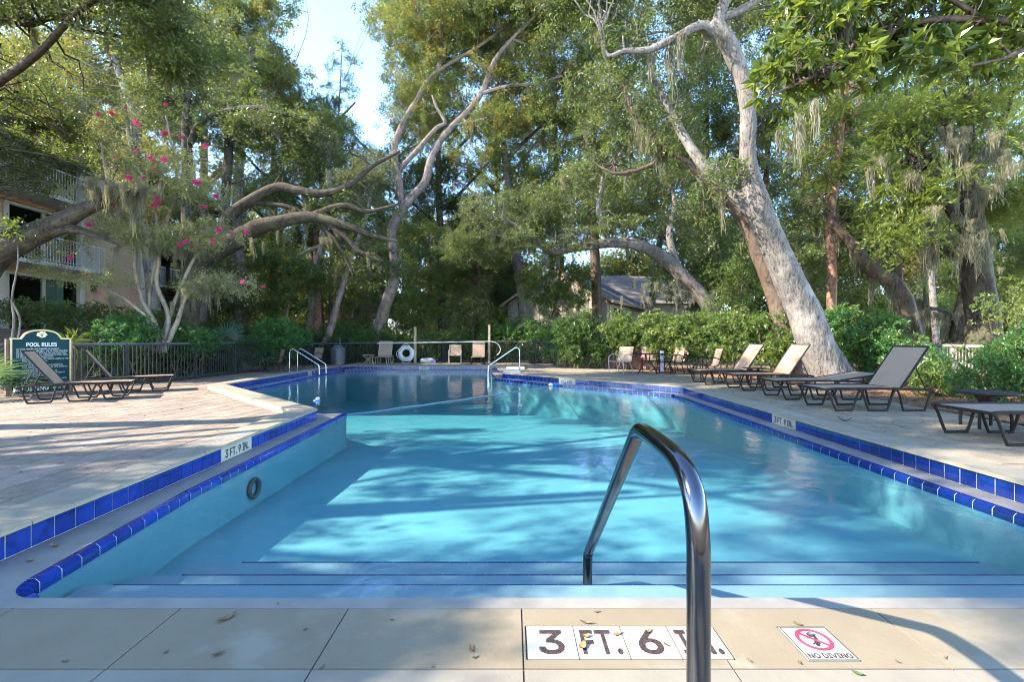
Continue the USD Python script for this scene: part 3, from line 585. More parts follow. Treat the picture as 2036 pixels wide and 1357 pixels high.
# ------------------------------------------------------------------ furniture
def loft(sec):
    return sec
def lounger(name, label, loc, rz, back=55, mat_='sling', frame='bronze', group='sling sun loungers on the deck'):
    th = Thing(name, label, 'sun lounger', loc, rz, group); W, Hs = .70, .36
    th.part('seat_sling', bx(.03, 1.22, -W / 2 + .03, W / 2 - .03, Hs - .004, Hs + .004), mat_, local=True)
    for s in (-1, 1):
        y = s * W / 2
        th.part('side_rail', tube(spline([(0.02, y, Hs - .03), (.05, y, Hs), (.5, y, Hs + .004), (1.2, y, Hs), (1.68, y, Hs - .02), (1.74, y, Hs - .06)], 5), .021, 8), frame, local=True, smooth=True)
    th.part('end_rail', rod((.03, -W / 2, Hs - .012), (.03, W / 2, Hs - .012), .019), frame, local=True, smooth=40)
    a = math.radians(back); bl = .80; ux, uz = math.cos(a), math.sin(a)
    pts = [(1.22 + ux * t, Hs + uz * t + .012) for t in (0, bl)]
    m = beam((pts[0][0], 0, pts[0][1]), (pts[1][0], 0, pts[1][1]), W - .05, .008, (0, 0, 1)) if back < 80 else None
    b_ = th.part('backrest_sling', m, mat_, local=True)
    for s in (-1, 1): th.part('back_rail', rod((pts[0][0], s * (W / 2 - .015), pts[0][1]), (pts[1][0], s * (W / 2 - .015), pts[1][1]), .017), frame, local=True, smooth=40)
    th.part('top_rail', rod((pts[1][0], -W / 2 + .01, pts[1][1]), (pts[1][0], W / 2 - .01, pts[1][1]), .016), frame, local=True, smooth=40)
    if back > 20:
        for s in (-1, 1): th.part('prop_strut', rod((pts[0][0] + ux * .45, s * .3, pts[0][1] + uz * .45), (1.66, s * .3, Hs - .03), .009), frame, local=True)
    for s in (-1, 1):
        y = s * W / 2
        for x0, x1, x2, x3 in ((.02, .17, .42, .56), (.56, .70, .98, 1.12), (1.14, 1.26, 1.58, 1.72)):
            th.part('leg_frame', tube(spline([(x0, y, Hs - .01), (x0 + .05, y, Hs - .10), (x1 - .02, y, .05), (x1 + .03, y, .019), (x2 - .03, y, .019), (x2 + .02, y, .05), (x3 - .05, y, Hs - .10), (x3, y, Hs - .01)], 4), .017, 7), frame, local=True, smooth=True)
            for x in (x1 + .02, x2 - .02): th.part('foot_pad', bx(x - .03, x + .03, y - .02, y + .02, 0, .012), 'black_frame', local=True)
    return th
LG = 'tan sling sun loungers beside the pool'
l2 = lounger('sun_lounger', 'raised tan sling sun lounger nearest the camera on the right of the pool', (5.02, 7.64, 0), 0.0, 56, group=LG)
def again(th, name, label, loc, rz, group): return copy_of(th, name, label, loc, rz, group)
again(l2, 'sun_lounger', 'raised tan sling sun lounger whose back touches the leaning oak trunk', (5.02, 10.55, 0), .0, LG)
again(l2, 'sun_lounger', 'raised tan sling sun lounger farthest back, beside the single curved armchair', (4.75, 11.9, 0), .02, LG)
again(l2, 'sun_lounger', 'raised tan sling sun lounger in front of the pool rules sign', (-8.30, 10.02, left_z(-8, 10.3)), math.pi + .56, LG)
again(l2, 'sun_lounger', 'raised tan sling sun lounger between the pool rules sign and the metal fence', (-8.55, 11.55, left_z(-8, 11.3)), math.pi + .66, LG)
lounger('sun_lounger', 'flat tan sling sun lounger with slightly lifted back below the leaning oak', (5.05, 9.02, 0), 0.0, 9, group=LG)
lounger('sun_lounger', 'flat tan sling sun lounger cut by the right edge of the photo', (5.17, 5.25, 0), 0.0, 2, group=LG)
def armchair(name, label, loc, rz, frame='bronze', mat_='sling', group=None):
    th = Thing(name, label, 'patio chair', loc, rz, group); W = .54
    prof = spline([(.26, 0, .42), (.05, 0, .395), (-.17, 0, .385), (-.25, 0, .43), (-.31, 0, .62), (-.36, 0, .82), (-.40, 0, .90)], 5)
    v, f = [], []
    for i, p in enumerate(prof): v += [(p[0], -W / 2 + .02, p[2]), (p[0], W / 2 - .02, p[2])]
    for i in range(len(prof) - 1): k = 2 * i; f += [(k, k + 2, k + 3), (k, k + 3, k + 1)]
    sl = trimesh.Trimesh(v, f, process=False); s2 = sl.copy(); s2.vertices = s2.vertices + np.array([-.004, 0, -.006]); s2.invert(); th.part('sling', cat([sl, s2]), mat_, local=True, smooth=40)
    for s in (-1, 1):
        y = s * W / 2
        th.part('seat_rail', tube(prof + [0, y, 0], .014, 7), frame, local=True, smooth=True)
        th.part('arm', tube(spline([(.24, y * 1.06, 0.0), (.27, y * 1.08, .30), (.26, y * 1.1, .52), (.16, y * 1.1, .62), (-.05, y * 1.1, .645), (-.22, y * 1.08, .61), (-.31, y * 1.02, .56)], 5), .016, 7), frame, local=True, smooth=True)
        th.part('back_leg', tube(spline([(-.10, y * 1.05, .39), (-.22, y * 1.06, .26), (-.34, y * 1.08, 0)], 4), .015, 7), frame, local=True, smooth=True)
    th.part('cross_bar', rod((-.40, -W / 2, .90), (-.40, W / 2, .90), .013), frame, local=True); th.part('cross_bar', rod((.25, -W / 2, .40), (.25, W / 2, .40), .013), frame, local=True)
    return th
c1 = armchair('patio_chair', 'pale sling armchair left of the round patio table', (3.75, 15.75, 0), math.pi + .75, 'bronze_pale')
armchair('patio_chair', 'sling armchair draped with a blue towel behind the patio table', (4.95, 16.35, 0), -1.75)
c3 = armchair('patio_chair', 'dark framed sling armchair at the right of the patio table', (5.40, 15.45, 0), math.pi + .35)
copy_of(c3, 'patio_chair', 'dark framed sling armchair behind the one at the table, by the hedge', (5.75, 15.95, 0), math.pi + .3)
copy_of(c3, 'patio_chair', 'curved sling armchair alone between the patio table and the loungers', (5.65, 13.25, 0), math.pi - .05)
ca = armchair('patio_chair', 'black framed sling chair by the left metal fence, nearest the ladder', (-9.3, 17.7, -.11), math.pi + .75, 'black_frame')
copy_of(ca, 'patio_chair', 'black framed sling chair behind the bright ladder rails', (-9.0, 20.6, -.10), -1.95)
copy_of(c1, 'patio_chair', 'small tan chair standing alone at the far fence right of the life ring', (-2.72, 21.75, 0), -1.5)
def back_chaise(label, x, frame):
    th = Thing('upright_chaise', label, 'sun lounger', (x, 21.9, 0), -1.55); W = .62
    th.part('seat_sling', bx(-.1, .95, -W / 2, W / 2, .34, .35), 'sling', local=True); th.part('backrest_sling', beam((-.12, 0, .36), (-.38, 0, 1.08), W, .012, (1, 0, 0)), 'sling', local=True)
    for s in (-1, 1):
        y = s * W / 2
        th.part('side_rail', rod((-.55, y, .33), (.97, y, .33), .018), frame, local=True, smooth=40); th.part('back_rail', rod((-.12, y, .36), (-.38, y, 1.08), .015), frame, local=True, smooth=40)
        for x0 in (-.5, .35): th.part('leg_frame', tube(spline([(x0, y, .33), (x0 + .08, y, .05), (x0 + .12, y, .015), (x0 + .40, y, .015), (x0 + .44, y, .05), (x0 + .52, y, .33)], 4), .016, 6), frame, local=True, smooth=True)
    return th
back_chaise('upright grey sling chaise facing the pool, left of the white life ring', -6.15, 'bronze_pale')
back_chaise('upright grey sling chaise facing the pool at the far fence beside the right wooden post', -1.62, 'bronze')
def round_table(name, label, loc, r, h, mat_, legs=4, cat_='table', splay=.8, hub=.1):
    th = Thing(name, label, cat_, loc); top = trimesh.creation.revolve(np.array([(0, h - .022), (r - .02, h - .022), (r, h - .014), (r, h - .006), (r - .01, h), (0, h)]), sections=40); th.part('tabletop', top, mat_, local=True, smooth=30)
    for k in range(legs):
        a = 2 * math.pi * (k + .3) / legs; c, s = math.cos(a), math.sin(a)
        th.part('leg', tube(spline([(c * hub, s * hub, h - .02), (c * hub * 1.05, s * hub * 1.05, h * .6), (c * r * splay * .72, s * r * splay * .72, h * .28), (c * r * splay, s * r * splay, 0)], 5), .016, 7), mat_, local=True, smooth=True)
    return th
round_table('patio_table', 'round dark patio table with splayed legs among the armchairs', (4.62, 15.5, 0), .55, .68, 'bronze')
st = Thing('side_table', 'low round dark side table behind the lounger at the right edge', 'table', (6.22, 5.98, 0))
st.part('tabletop', trimesh.creation.revolve(np.array([(0, .44), (.30, .44), (.33, .452), (.33, .466), (.30, .474), (.0, .474)]), sections=40), 'bronze', local=True, smooth=30)
st.part('pedestal', trimesh.creation.revolve(np.array([(.0, .24), (.055, .24), (.06, .30), (.075, .36), (.13, .43), (.0, .44)]), sections=24), 'bronze', local=True, smooth=40)
for k in range(4):
    a = math.pi / 2 * k + .55; c, s = math.cos(a), math.sin(a); st.part('leg', tube(spline([(0, 0, .27), (c * .14, s * .14, .27), (c * .22, s * .22, .22), (c * .24, s * .24, .12), (c * .24, s * .24, 0)], 5), .019, 8), 'bronze', local=True, smooth=True)
round_table('side_table', 'low round side table between the far loungers and the hedge', (6.0, 11.25, 0), .27, .46, 'bronze', 4, 'table', .7)
fs = Thing('folding_table', 'small wooden folding table by the far fence left of the chaise', 'table', P(733, 725, 21.9) * [1, 1, 0])
fs.part('tabletop', bx(-.24, .24, -.2, .2, .40, .425), 'wood_post', local=True)
for s in (-1, 1):
    for q in (-1, 1): fs.part('leg', rod((q * .2, s * .17, 0), (-q * .2, s * .17, .40), .014), 'wood_post', local=True)
# things left on chairs and at the fence
tw_ = R.normal
def drape(c, w, h, seed, thick=.02):
    m = trimesh.creation.box([w, thick, h]);
    for _ in range(4): m = m.subdivide()
    v = np.array(m.vertices); n = meshkit.fbm(v * 7 + seed, 3, seed) - .5; v[:, 1] += n * .09; v[:, 0] *= 1 + .25 * (meshkit.noise(v * 4 + seed, 2) - .5); m.vertices = v; return moved(m, c, .3)
single('towel', drape((5.28, 16.02, .40), .13, .72, 3), 'towel_blue', 'pale blue towel hanging beside the patio chair arm', 'towel', smooth=True)
def lump(c, r, seed, rough=.35):
    m = trimesh.creation.icosphere(3, 1.0); v = np.array(m.vertices); v *= (1 + rough * (meshkit.fbm(v * 1.6 + seed, 4, seed) - .5) * 2)[:, None]; v *= np.array(r); v[:, 2] = np.maximum(v[:, 2], -r[2] * .8); m.vertices = v; return moved(m, c)
single('beach_bag', lump((4.70, 16.2, .52), (.11, .1, .13), 7), 'bag_pink', 'pink bag on the seat behind the patio table', 'bag', smooth=True)
single('beach_bag', lump(P(852, 719, 21.9), (.40, .2, .17), 8), 'bag_grey', 'dark folded pool cover lying at the foot of the far fence', 'cover', smooth=True)
# waste bin
wb = Thing('waste_bin', 'dark cylindrical waste bin against the far fence', 'waste bin', (P(672, 725, 21.9)[0], 21.9, 0))
wb.part('bin_body', trimesh.creation.revolve(np.array([(0, .03), (.32, .03), (.335, .1), (.335, .70), (.30, .76), (.26, .78), (0, .78)]), sections=32), 'bin_dark', local=True, smooth=40)
wb.part('lid', trimesh.creation.revolve(np.array([(0, .78), (.24, .785), (.20, .86), (.08, .90), (0, .90)]), sections=28), 'bin_dark', local=True, smooth=40)
wb.part('base_ring', trimesh.creation.revolve(np.array([(0, 0), (.29, 0), (.29, .03), (0, .03)]), sections=28), 'wood_post', local=True, smooth=40)
wb.part('pole', rod((.05, .12, .8), (.05, .12, 1.25), .03), 'fence_rail', local=True)
# life ring, posts and rescue hook
for px, lab in ((825.5, 'tall brown wooden post beside the white life ring'), (972.5, 'tall brown wooden post beside the upright far chaise')):
    c = P(px, 725, 22.35); single('wooden_post', bx(c[0] - .055, c[0] + .055, 22.30, 22.40, -.05, P(0, 650 if px < 900 else 646, 22.35)[2]), 'wood_post', lab, 'post')
lr = Thing('life_ring', 'white ring buoy with rope hanging on the far fence', 'life ring', (P(807, 702, 22.25)[0], 22.3, P(0, 703, 22.3)[2]))
to = trimesh.creation.torus(.29, .105, major_sections=48, minor_sections=18); to.apply_transform(trimesh.transformations.rotation_matrix(math.pi / 2, [1, 0, 0])); to.apply_scale([1, .6, 1]); lr.part('ring', to, 'ring_white', local=True, smooth=True)
lr.part('grab_rope', tube(np.array([(math.cos(t) * (.43 + .04 * math.cos(4 * t)), -.02, math.sin(t) * (.43 + .04 * math.cos(4 * t)) - .02) for t in np.linspace(0, 2 * math.pi, 60)]), .014, 6, cap=False), 'ring_white', local=True, smooth=True)
lr.part('hanger', tube(np.array([(-.16, 0, .36), (0, .0, .52), (.16, 0, .36)]), .016, 6), 'ring_white', local=True)
for k in range(4):
    a = math.pi / 4 + k * math.pi / 2; b = trimesh.creation.torus(.112, .016, major_sections=20, minor_sections=6); b.apply_transform(trimesh.transformations.rotation_matrix(math.pi / 2, [1, 0, 0])); b.apply_scale([1, .62, 1]); b.apply_transform(trimesh.transformations.rotation_matrix(math.pi / 2, [0, 0, 1])); b.apply_transform(trimesh.transformations.rotation_matrix(-a, [0, 1, 0])); lr.part('band', moved(b, (math.cos(a) * .29, 0, math.sin(a) * .29)), 'ring_white', local=True, smooth=True)
pk = [P(x, y, 22.2) for x, y in ((750, 683.5), (860, 679.5), (972, 679.5), (984, 681), (992, 687), (995, 695), (993, 702), (988, 707))]
sh = Thing('shepherd_hook', 'long white rescue pole with curved hook along the far fence top', 'rescue hook', pk[0])
sh.part('pole', rod(pk[0], pk[2], .024), 'white_paint', smooth=40); sh.part('hook', tube(spline(pk[2:], 6), .020, 8), 'white_paint', smooth=True)
# pool rules sign
A_, B_ = np.array([-10.72, 9.95]), np.array([-9.62, 11.0]); A_ = np.array([P(19, 0, 10.1)[0], 10.1]); B_ = np.array([P(141, 0, 11.0)[0], 11.0])
sw = np.linalg.norm(B_ - A_); ang = math.atan2(*(B_ - A_)[::-1])
sg = Thing('pool_rules_sign', 'dark green arched pool rules sign with gold border and white lettering', 'sign', (*((A_ + B_) / 2), -.11), ang)
zb, zs_, zt_ = .02, 1.30, 1.50
hw = sw / 2
arc = [(hw, zb), (hw, zs_), (hw * .68, zs_)] + [(hw * .62 * math.cos(t), zs_ + .03 + (zt_ - zs_ - .03) * math.sin(t)) for t in np.linspace(.18, math.pi - .18, 24)] + [(-hw * .68, zs_), (-hw, zs_), (-hw, zb)]
poly = Polygon(arc)
def upright(poly2, y0, y1):
    m = extr(poly2, -y1, -y0); m.apply_transform(trimesh.transformations.rotation_matrix(math.pi / 2, [1, 0, 0])); return m
sg.part('sign_body', upright(poly, -.02, .03), 'sign_edge', local=True)
sg.part('gold_border', upright(poly.buffer(-.002).difference(poly.buffer(-.034)).intersection(sbox(-5, zb + .25, 5, 5)), -.028, -.019), 'sign_gold', local=True)
sg.part('sign_face', upright(poly.buffer(-.032), -.0235, -.019), 'sign_green', local=True)
for s in (-1, 1): sg.part('post', bx(s * hw - .05, s * hw + .05, .03, .11, -.1, zs_ - .02), 'sign_edge', local=True)
def sign_line(txt, h, x, z, w, bold=False, center=False):
    t = meshkit.text_mesh(txt, h, .002, bold); t.apply_scale([w / t.extents[0], 1, 1]); t.apply_translation([-t.bounds[0, 0] + (-w / 2 if center else 0), 0, 0])
    t.apply_transform(trimesh.transformations.rotation_matrix(math.pi / 2, [1, 0, 0])); t.apply_translation([x, -.0245, z]); return t
sg.part('title_lettering', sign_line('POOL RULES', .088, 0.0, zs_ - .195, hw * 1.0, True, True), 'sign_white', local=True)
rules = ['(1) POOL HOURS ARE SUNRISE TO SUNSET.', '(2) THERE IS NO LIFEGUARD - USE AT YOUR OWN RISK.', '(3) NO STANDING OR SITTING ON THE POOL ROPE.', '(4) NO RUNNING OR BALL THROWING IN POOL AREA.', '(5) SHOWER BEFORE ENTERING POOL.', '     NO FOOD, DRINK OR PETS ARE ALLOWED IN THE', '     POOL OR THE POOL AREA.', '(6) NO GLASS.', '(7) NO RAFTS, BALLS OR FLOATS ALLOWED IN', '     POOL WITH THE EXCEPTION OF LIFE JACKETS.', '(8) CHILDREN UNDER 14 MUST BE', '     SUPERVISED BY A PERSON OVER 18.', '(9) CHILDREN USING THE POOL MUST BE TOILET', '     TRAINED OR WEARING SPECIAL', '     SWIM DIAPERS.', '(10) RADIOS, MUSIC PLAYERS MUST BE USED WITH', '     EAR PHONES.']
zz = zs_ - .265; lines = []
for r_ in rules:
    lines.append(sign_line(r_.strip(), .026, -hw * .80 + (.085 if r_.startswith(' ') else 0), zz, min(hw * 1.68, .0205 * len(r_.strip()) * hw / .55))); zz -= .0465
sg.part('rules_lettering', cat(lines), 'sign_white', local=True)
sg.part('warning_lettering', sign_line('NO DIVING', .105, -hw * .90, zb + .075, hw * 1.12, True), 'sign_white', local=True)
sg.part('warning_lettering', sign_line('20 Persons', .04, hw * .36, zb + .10, hw * .40, True), 'sign_white', local=True)
em = unary_union([Polygon([(0, .072), (.085, 0), (0, -.062), (-.085, 0)]).buffer(.008)] + [Point(.06 * math.cos(t), .045 * math.sin(t) + .005).buffer(.026) for t in np.linspace(0, 2 * math.pi, 8)[:-1]])
from shapely import affinity
em2 = affinity.translate(em, 0, zt_ - .125); sg.part('emblem', upright(em2, -.0275, -.022), 'emblem_gold', local=True)
sg.part('emblem_detail', upright(affinity.translate(unary_union([LineString([(0, -.05), (x, .045)]).buffer(.003) for x in (-.045, -.02, 0, .02, .045)]), 0, zt_ - .125), -.029, -.026), 'sign_green', local=True)

# ------------------------------------------------------------------ rails
hr = Thing('handrail', 'dark stainless steel handrail rising from the front deck into the pool', 'handrail', (.5, 1.22, LEDGE_Z))
hp = [(.5, 1.22, -.19), (.5, 1.22, .20), (.5, 1.22, .50), (.5, 1.225, .62), (.5, 1.26, .73), (.5, 1.36, .785), (.5, 1.55, .80), (.5, 1.72, .80), (.5, 1.80, .785), (.5, 1.87, .73), (.5, 2.1, .53), (.5, 2.9, -.17), (.5, 2.97, -.24), (.5, 3.01, -.33), (.5, 3.02, -.9)]
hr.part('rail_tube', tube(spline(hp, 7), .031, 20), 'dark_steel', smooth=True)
hr.part('escutcheon', moved(trimesh.creation.revolve(np.array([(.03, 0), (.075, 0), (.07, .02), (.034, .03)]), sections=28), (.5, 1.22, -.19)), 'dark_steel', smooth=True)
for nm, lab, Ys, xd, xw, ztop, zd in (('pool_ladder', 'bright steel pool ladder with two looped rails at the far left corner', (17.5, 18.15), -8.55, -7.42, .78, -.06), ('grab_rail', 'bright steel sloping grab rails at the far right pool steps', (16.75, 17.25), .28, -.88, .85, 0.0)):
    ld = Thing(nm, lab, 'pool ladder' if nm == 'pool_ladder' else 'grab rail', (xd, Ys[0], zd)); sg_ = 1 if xw > xd else -1
    for Y in Ys:
        q = [(xd, Y, zd), (xd, Y, ztop - .2), (xd + sg_ * .02, Y, ztop - .06), (xd + sg_ * .10, Y, ztop), (xd + sg_ * .22, Y, ztop - .04), (xw - sg_ * .08, Y, .22), (xw - sg_ * .02, Y, .16), (xw, Y, .06), (xw, Y, -.5), (xw - sg_ * .03, Y, -.62)]
        ld.part('rail', tube(spline(q, 6), .022, 10), 'steel', smooth=True)
    for Y in Ys: ld.part('foot_plate', moved(trimesh.creation.cylinder(.05, .02, sections=20), (xd, Y, zd + .01)), 'steel', smooth=40)
    if nm == 'pool_ladder':
        ld.part('tread', bx(xw - .04, xw + .06, Ys[0], Ys[1], -.55, -.53), 'steel')
# steps beside the right grab rail (white risers)
pst = Thing('pool_side_step', 'white stepped block beside the right grab rails', 'step', (.1, 16.9, 0))
pst.part('tread', bx(-.22, .48, 17.55, 18.1, .0, .075), 'white_paint'); pst.part('tread', bx(-.30, .30, 16.0, 16.45, .002, .05), 'white_paint')
# float rope
r0, r1 = np.array([-3.12, 8.2, WATER_Z + .012]), np.array([1.30, 13.75, WATER_Z + .012])
fl = Thing('float_rope', 'dark safety rope with blue and white floats lying on the water', 'rope', r0)
t_ = np.linspace(0, 1, 40); rp = r0 + (r1 - r0) * t_[:, None]; rp[:, 2] += .004 * np.sin(t_ * 40); rp[:, 1] += .25 * np.sin(t_ * math.pi) * -1; fl.part('rope', tube(rp, .012, 6), 'rope', smooth=True)
for (x, y, m_) in [(1.16, 13.58, 'ring_white'), (1.32, 13.72, 'float_blue'), (1.48, 13.80, 'ring_white'), (1.62, 13.84, 'float_blue')]:
    e = trimesh.creation.icosphere(2, .065); e.apply_scale([1.0, .9, .85]); fl.part('float', moved(e, (x, y, WATER_Z + .04)), m_, smooth=True)
th_ = Thing('floating_dispenser', 'small blue and white chlorine float near the pool ladder', 'pool float', G(630, 797, WATER_Z))
c = G(630, 797, WATER_Z); th_.part('float_body', moved(trimesh.creation.revolve(np.array([(0, -.05), (.06, -.045), (.085, 0), (.06, .02), (.03, .03), (0, .03)]), sections=28), c), 'float_blue', smooth=True); th_.part('cap', moved(trimesh.creation.cylinder(.04, .05, sections=20), c + [.02, 0, .045]), 'ring_white', smooth=40)

# ------------------------------------------------------------------ buildings
XW = -20.6
con = Thing('brick_building', 'brick apartment building with white balconies behind the left trees', 'building', (XW, 20, 1.2))
z1, z2, z3, zr = 1.3, 4.28, 7.25, 10.4
def yz(px, X): return X * F / (px - CX)
con.part('wall', cat([bx(XW - .3, XW, 21.9, 25.0, .2, zr), bx(XW - .3, XW, 12, 18.4, .2, zr), bx(XW - .3, XW, 18.4, 21.9, 4.0, 4.5), bx(XW - .3, XW, 18.4, 21.9, 6.9, 7.4), bx(XW - .3, XW, 18.4, 21.9, 9.8, zr), bx(XW - 1.5, XW - .25, 24.7, 25.0, .2, zr), bx(XW - 1.8, XW - 1.5, 24.9, 34, 3.95, 4.4), bx(XW - 1.8, XW - 1.5, 24.9, 34, 6.9, 7.4), bx(XW - 1.8, XW - 1.5, 31, 34, .2, zr)]), 'brick_look')
con.part('corner_pillar', bx(XW - .02, XW + .22, 25.02, 25.5, .2, zr), 'cream_paint'); con.part('corner_pillar', bx(XW - .02, XW + .12, 18.2, 18.42, .2, 4.3), 'cream_paint')
con.part('roof', bx(XW - 9, XW + .5, 11.5, 34.5, zr, zr + .3), 'shingle')
con.part('back_room', cat([bx(XW - 5, XW - 4.9, 12, 34, .2, zr), bx(XW - 5, XW - .35, 12, 34, .2, 1.28), bx(XW - 5, XW - .35, 12, 34, 4.0, 4.2), bx(XW - 5, XW - .35, 12, 34, 6.9, 7.1)]), 'room_dark')
for fl_, (za, zb_) in enumerate(((z1, 3.98), (z2, 6.85), (z3, 9.75))):
    fr_ = con.part('sliding_door', cat([bx(XW - .12, XW + .06, 18.42, 18.6, za, zb_), bx(XW - .12, XW + .06, 21.65, 21.9, za, zb_), bx(XW - .12, XW + .06, 18.6, 21.65, zb_ - .12, zb_), bx(XW - .14, XW - .04, 20.05, 20.15, za, zb_ - .12)]), 'cream_paint')
    con.part('pane', bx(XW - .11, XW - .10, 18.6, 20.05, za + .05, zb_ - .12), 'pane_look', fr_); con.part('pane', bx(XW - .13, XW - .12, 20.15, 21.65, za + .05, zb_ - .12), 'pane_look', fr_)
    cu = trimesh.Trimesh(*(lambda X, Y: (np.array([(XW - .35 + .04 * math.sin(y * 30), y, z) for y in Y for z in (za, zb_ - .1)]), np.array([f for i in range(len(Y) - 1) for f in ((2 * i, 2 * i + 2, 2 * i + 3), (2 * i, 2 * i + 3, 2 * i + 1))])))(0, np.linspace(20.2, 21.3, 60)), process=False); con.part('curtain', cu, 'curtain', fr_, smooth=True)
def balcony(xa, xb, ya, yb, z, label):
    sl = con.part('balcony', bx(xa, xb, ya, yb, z, z + .16), 'white_paint', label=label); zt2 = z + 1.22
    con.part('handrail', cat([beam((xb - .03, ya, zt2), (xb - .03, yb, zt2), .05, .05), beam((xa, yb - .03, zt2), (xb, yb - .03, zt2), .05, .05), beam((xb - .03, ya, z + .26), (xb - .03, yb, z + .26), .03, .03)]), 'white_paint', sl)
    for y in np.arange(ya, yb, .125): con.part('baluster', bx(xb - .041, xb - .019, y, y + .022, z + .16, zt2 - .02), 'white_paint', sl)
    for x in np.arange(xa + .1, xb - .1, .125): con.part('baluster', bx(x, x + .022, yb - .041, yb - .019, z + .16, zt2 - .02), 'white_paint', sl)
balcony(XW, -19.2, 16.2, 21.5, 4.22, 'white second floor balcony with railing'); balcony(XW, -19.2, 16.2, 21.5, 7.1, 'white third floor balcony with railing')
balcony(XW - 1.5, XW - .1, 25.55, 27.2, 4.25, 'white second floor balcony beside the corner pillar'); balcony(XW - 1.5, XW - .1, 27.6, 30.8, 4.25, 'white second floor balcony farthest from the pool')
lm = con.part('wall_lamp', bx(XW, XW + .16, 22.25, 22.40, 3.5, 3.78), 'black_frame'); con.part('lamp_cap', bx(XW, XW + .2, 22.22, 22.43, 3.78, 3.83), 'black_frame', lm)
# cottage with grey roof, turned to the camera
ct = Thing('cottage', 'buff timber cottage with grey shingle roof behind the hedge', 'house', (4.95, 32.5, 0), math.radians(-30))
W2, D2, ze, zp = 3.4, 4.4, 3.55, 5.55
gab = Polygon([(-W2, -.2), (W2, -.2), (W2, ze), (0, zp), (-W2, ze)])
def gable(y): m = extr(gab, 0, .16); m.apply_transform(trimesh.transformations.rotation_matrix(math.pi / 2, [1, 0, 0])); return moved(m, (0, y, 0))
ct.part('wall', cat([gable(-D2), gable(D2), bx(-W2, -W2 + .16, -D2, D2 - .16, -.2, ze)]), 'buff_board', local=True)
ct.part('side_wall', cat([bx(W2 - .16, W2, -D2, -D2 + 1.0, -.2, ze), bx(W2 - .16, W2, -D2 + 3.0, D2 - .16, -.2, ze), bx(W2 - .16, W2, -D2 + 1.0, -D2 + 3.0, -.2, 2.15), bx(W2 - .16, W2, -D2 + 1.0, -D2 + 3.0, 3.2, ze)]), 'buff_board', local=True)
w_ = ct.part('window', cat([bx(W2 - .1, W2 + .03, -D2 + 1.0, -D2 + 1.08, 2.15, 3.2), bx(W2 - .1, W2 + .03, -D2 + 2.92, -D2 + 3.0, 2.15, 3.2), bx(W2 - .1, W2 + .03, -D2 + 1.96, -D2 + 2.04, 2.15, 3.2), bx(W2 - .1, W2 + .03, -D2 + 1.0, -D2 + 3.0, 3.12, 3.2)]), 'cream_paint', local=True)
ct.part('pane', bx(W2 - .07, W2 - .06, -D2 + 1.08, -D2 + 2.92, 2.18, 3.12), 'pane_look', w_, local=True)
ct.part('inside', bx(-W2 + .5, W2 - .6, -D2 + .4, D2 - .4, 0, ze - .2), 'room_dark', local=True)
for k in range(11): ct.part('batten', bx(-W2 + .3 + k * .66, -W2 + .36 + k * .66, -D2 - .185, -D2 - .16, -.2, ze + (zp - ze) * (1 - abs(-W2 + .33 + k * .66) / W2) - .12), 'buff_board', local=True)
for s in (-1, 1):
    a = math.atan2(zp - ze, W2); ln = math.hypot(W2 + .45, (W2 + .45) * math.tan(a)); rows = []
    for k in range(13):
        t0, t1 = ln * k / 13, ln * (k + 1) / 13 + .03; ca_, sa_ = math.cos(a), math.sin(a)
        rows.append(beam((s * (.0 + ca_ * t0), 0, zp + .10 - sa_ * t0), (s * ca_ * t1, 0, zp + .115 - sa_ * t1), 2 * D2 + .8, .03, (0, 0, 1)))
    for rw in rows: ct.part('shingle_course', rw, 'shingle', local=True)
ct.part('fascia', cat([beam((s * (W2 + .45), -D2 - .4, ze - .16), (s * (W2 + .45), D2 + .4, ze - .16), .03, .16) for s in (-1, 1)]), 'wood_post', local=True)
ct.part('rake_board', cat([beam((0, -D2 - .42, zp + .02), (s * (W2 + .45), -D2 - .42, ze - .17), .03, .16) for s in (-1, 1)]), 'wood_post', local=True)
h2 = Thing('far_house', 'far pale house with tan roof beyond the arching oak', 'house', (12, 46, 0), .15)
h2.part('wall', bx(-6, 6, -4, 4, 0, 4.6), 'buff_board', local=True); h2.part('roof', trimesh.convex.convex_hull(np.array([(-6.6, -4.6, 4.5), (6.6, -4.6, 4.5), (6.6, 4.6, 4.5), (-6.6, 4.6, 4.5), (-3.5, 0, 7.6), (3.5, 0, 7.6)])), 'tan_roof', local=True)
for x in (-4, -1.5, 1.5, 4):
    w_ = h2.part('window', bx(x - .6, x + .6, -4.05, -3.98, 1.4, 3.2), 'white_paint', local=True); h2.part('pane', bx(x - .5, x + .5, -4.07, -4.052, 1.5, 3.1), 'room_dark', w_, local=True)

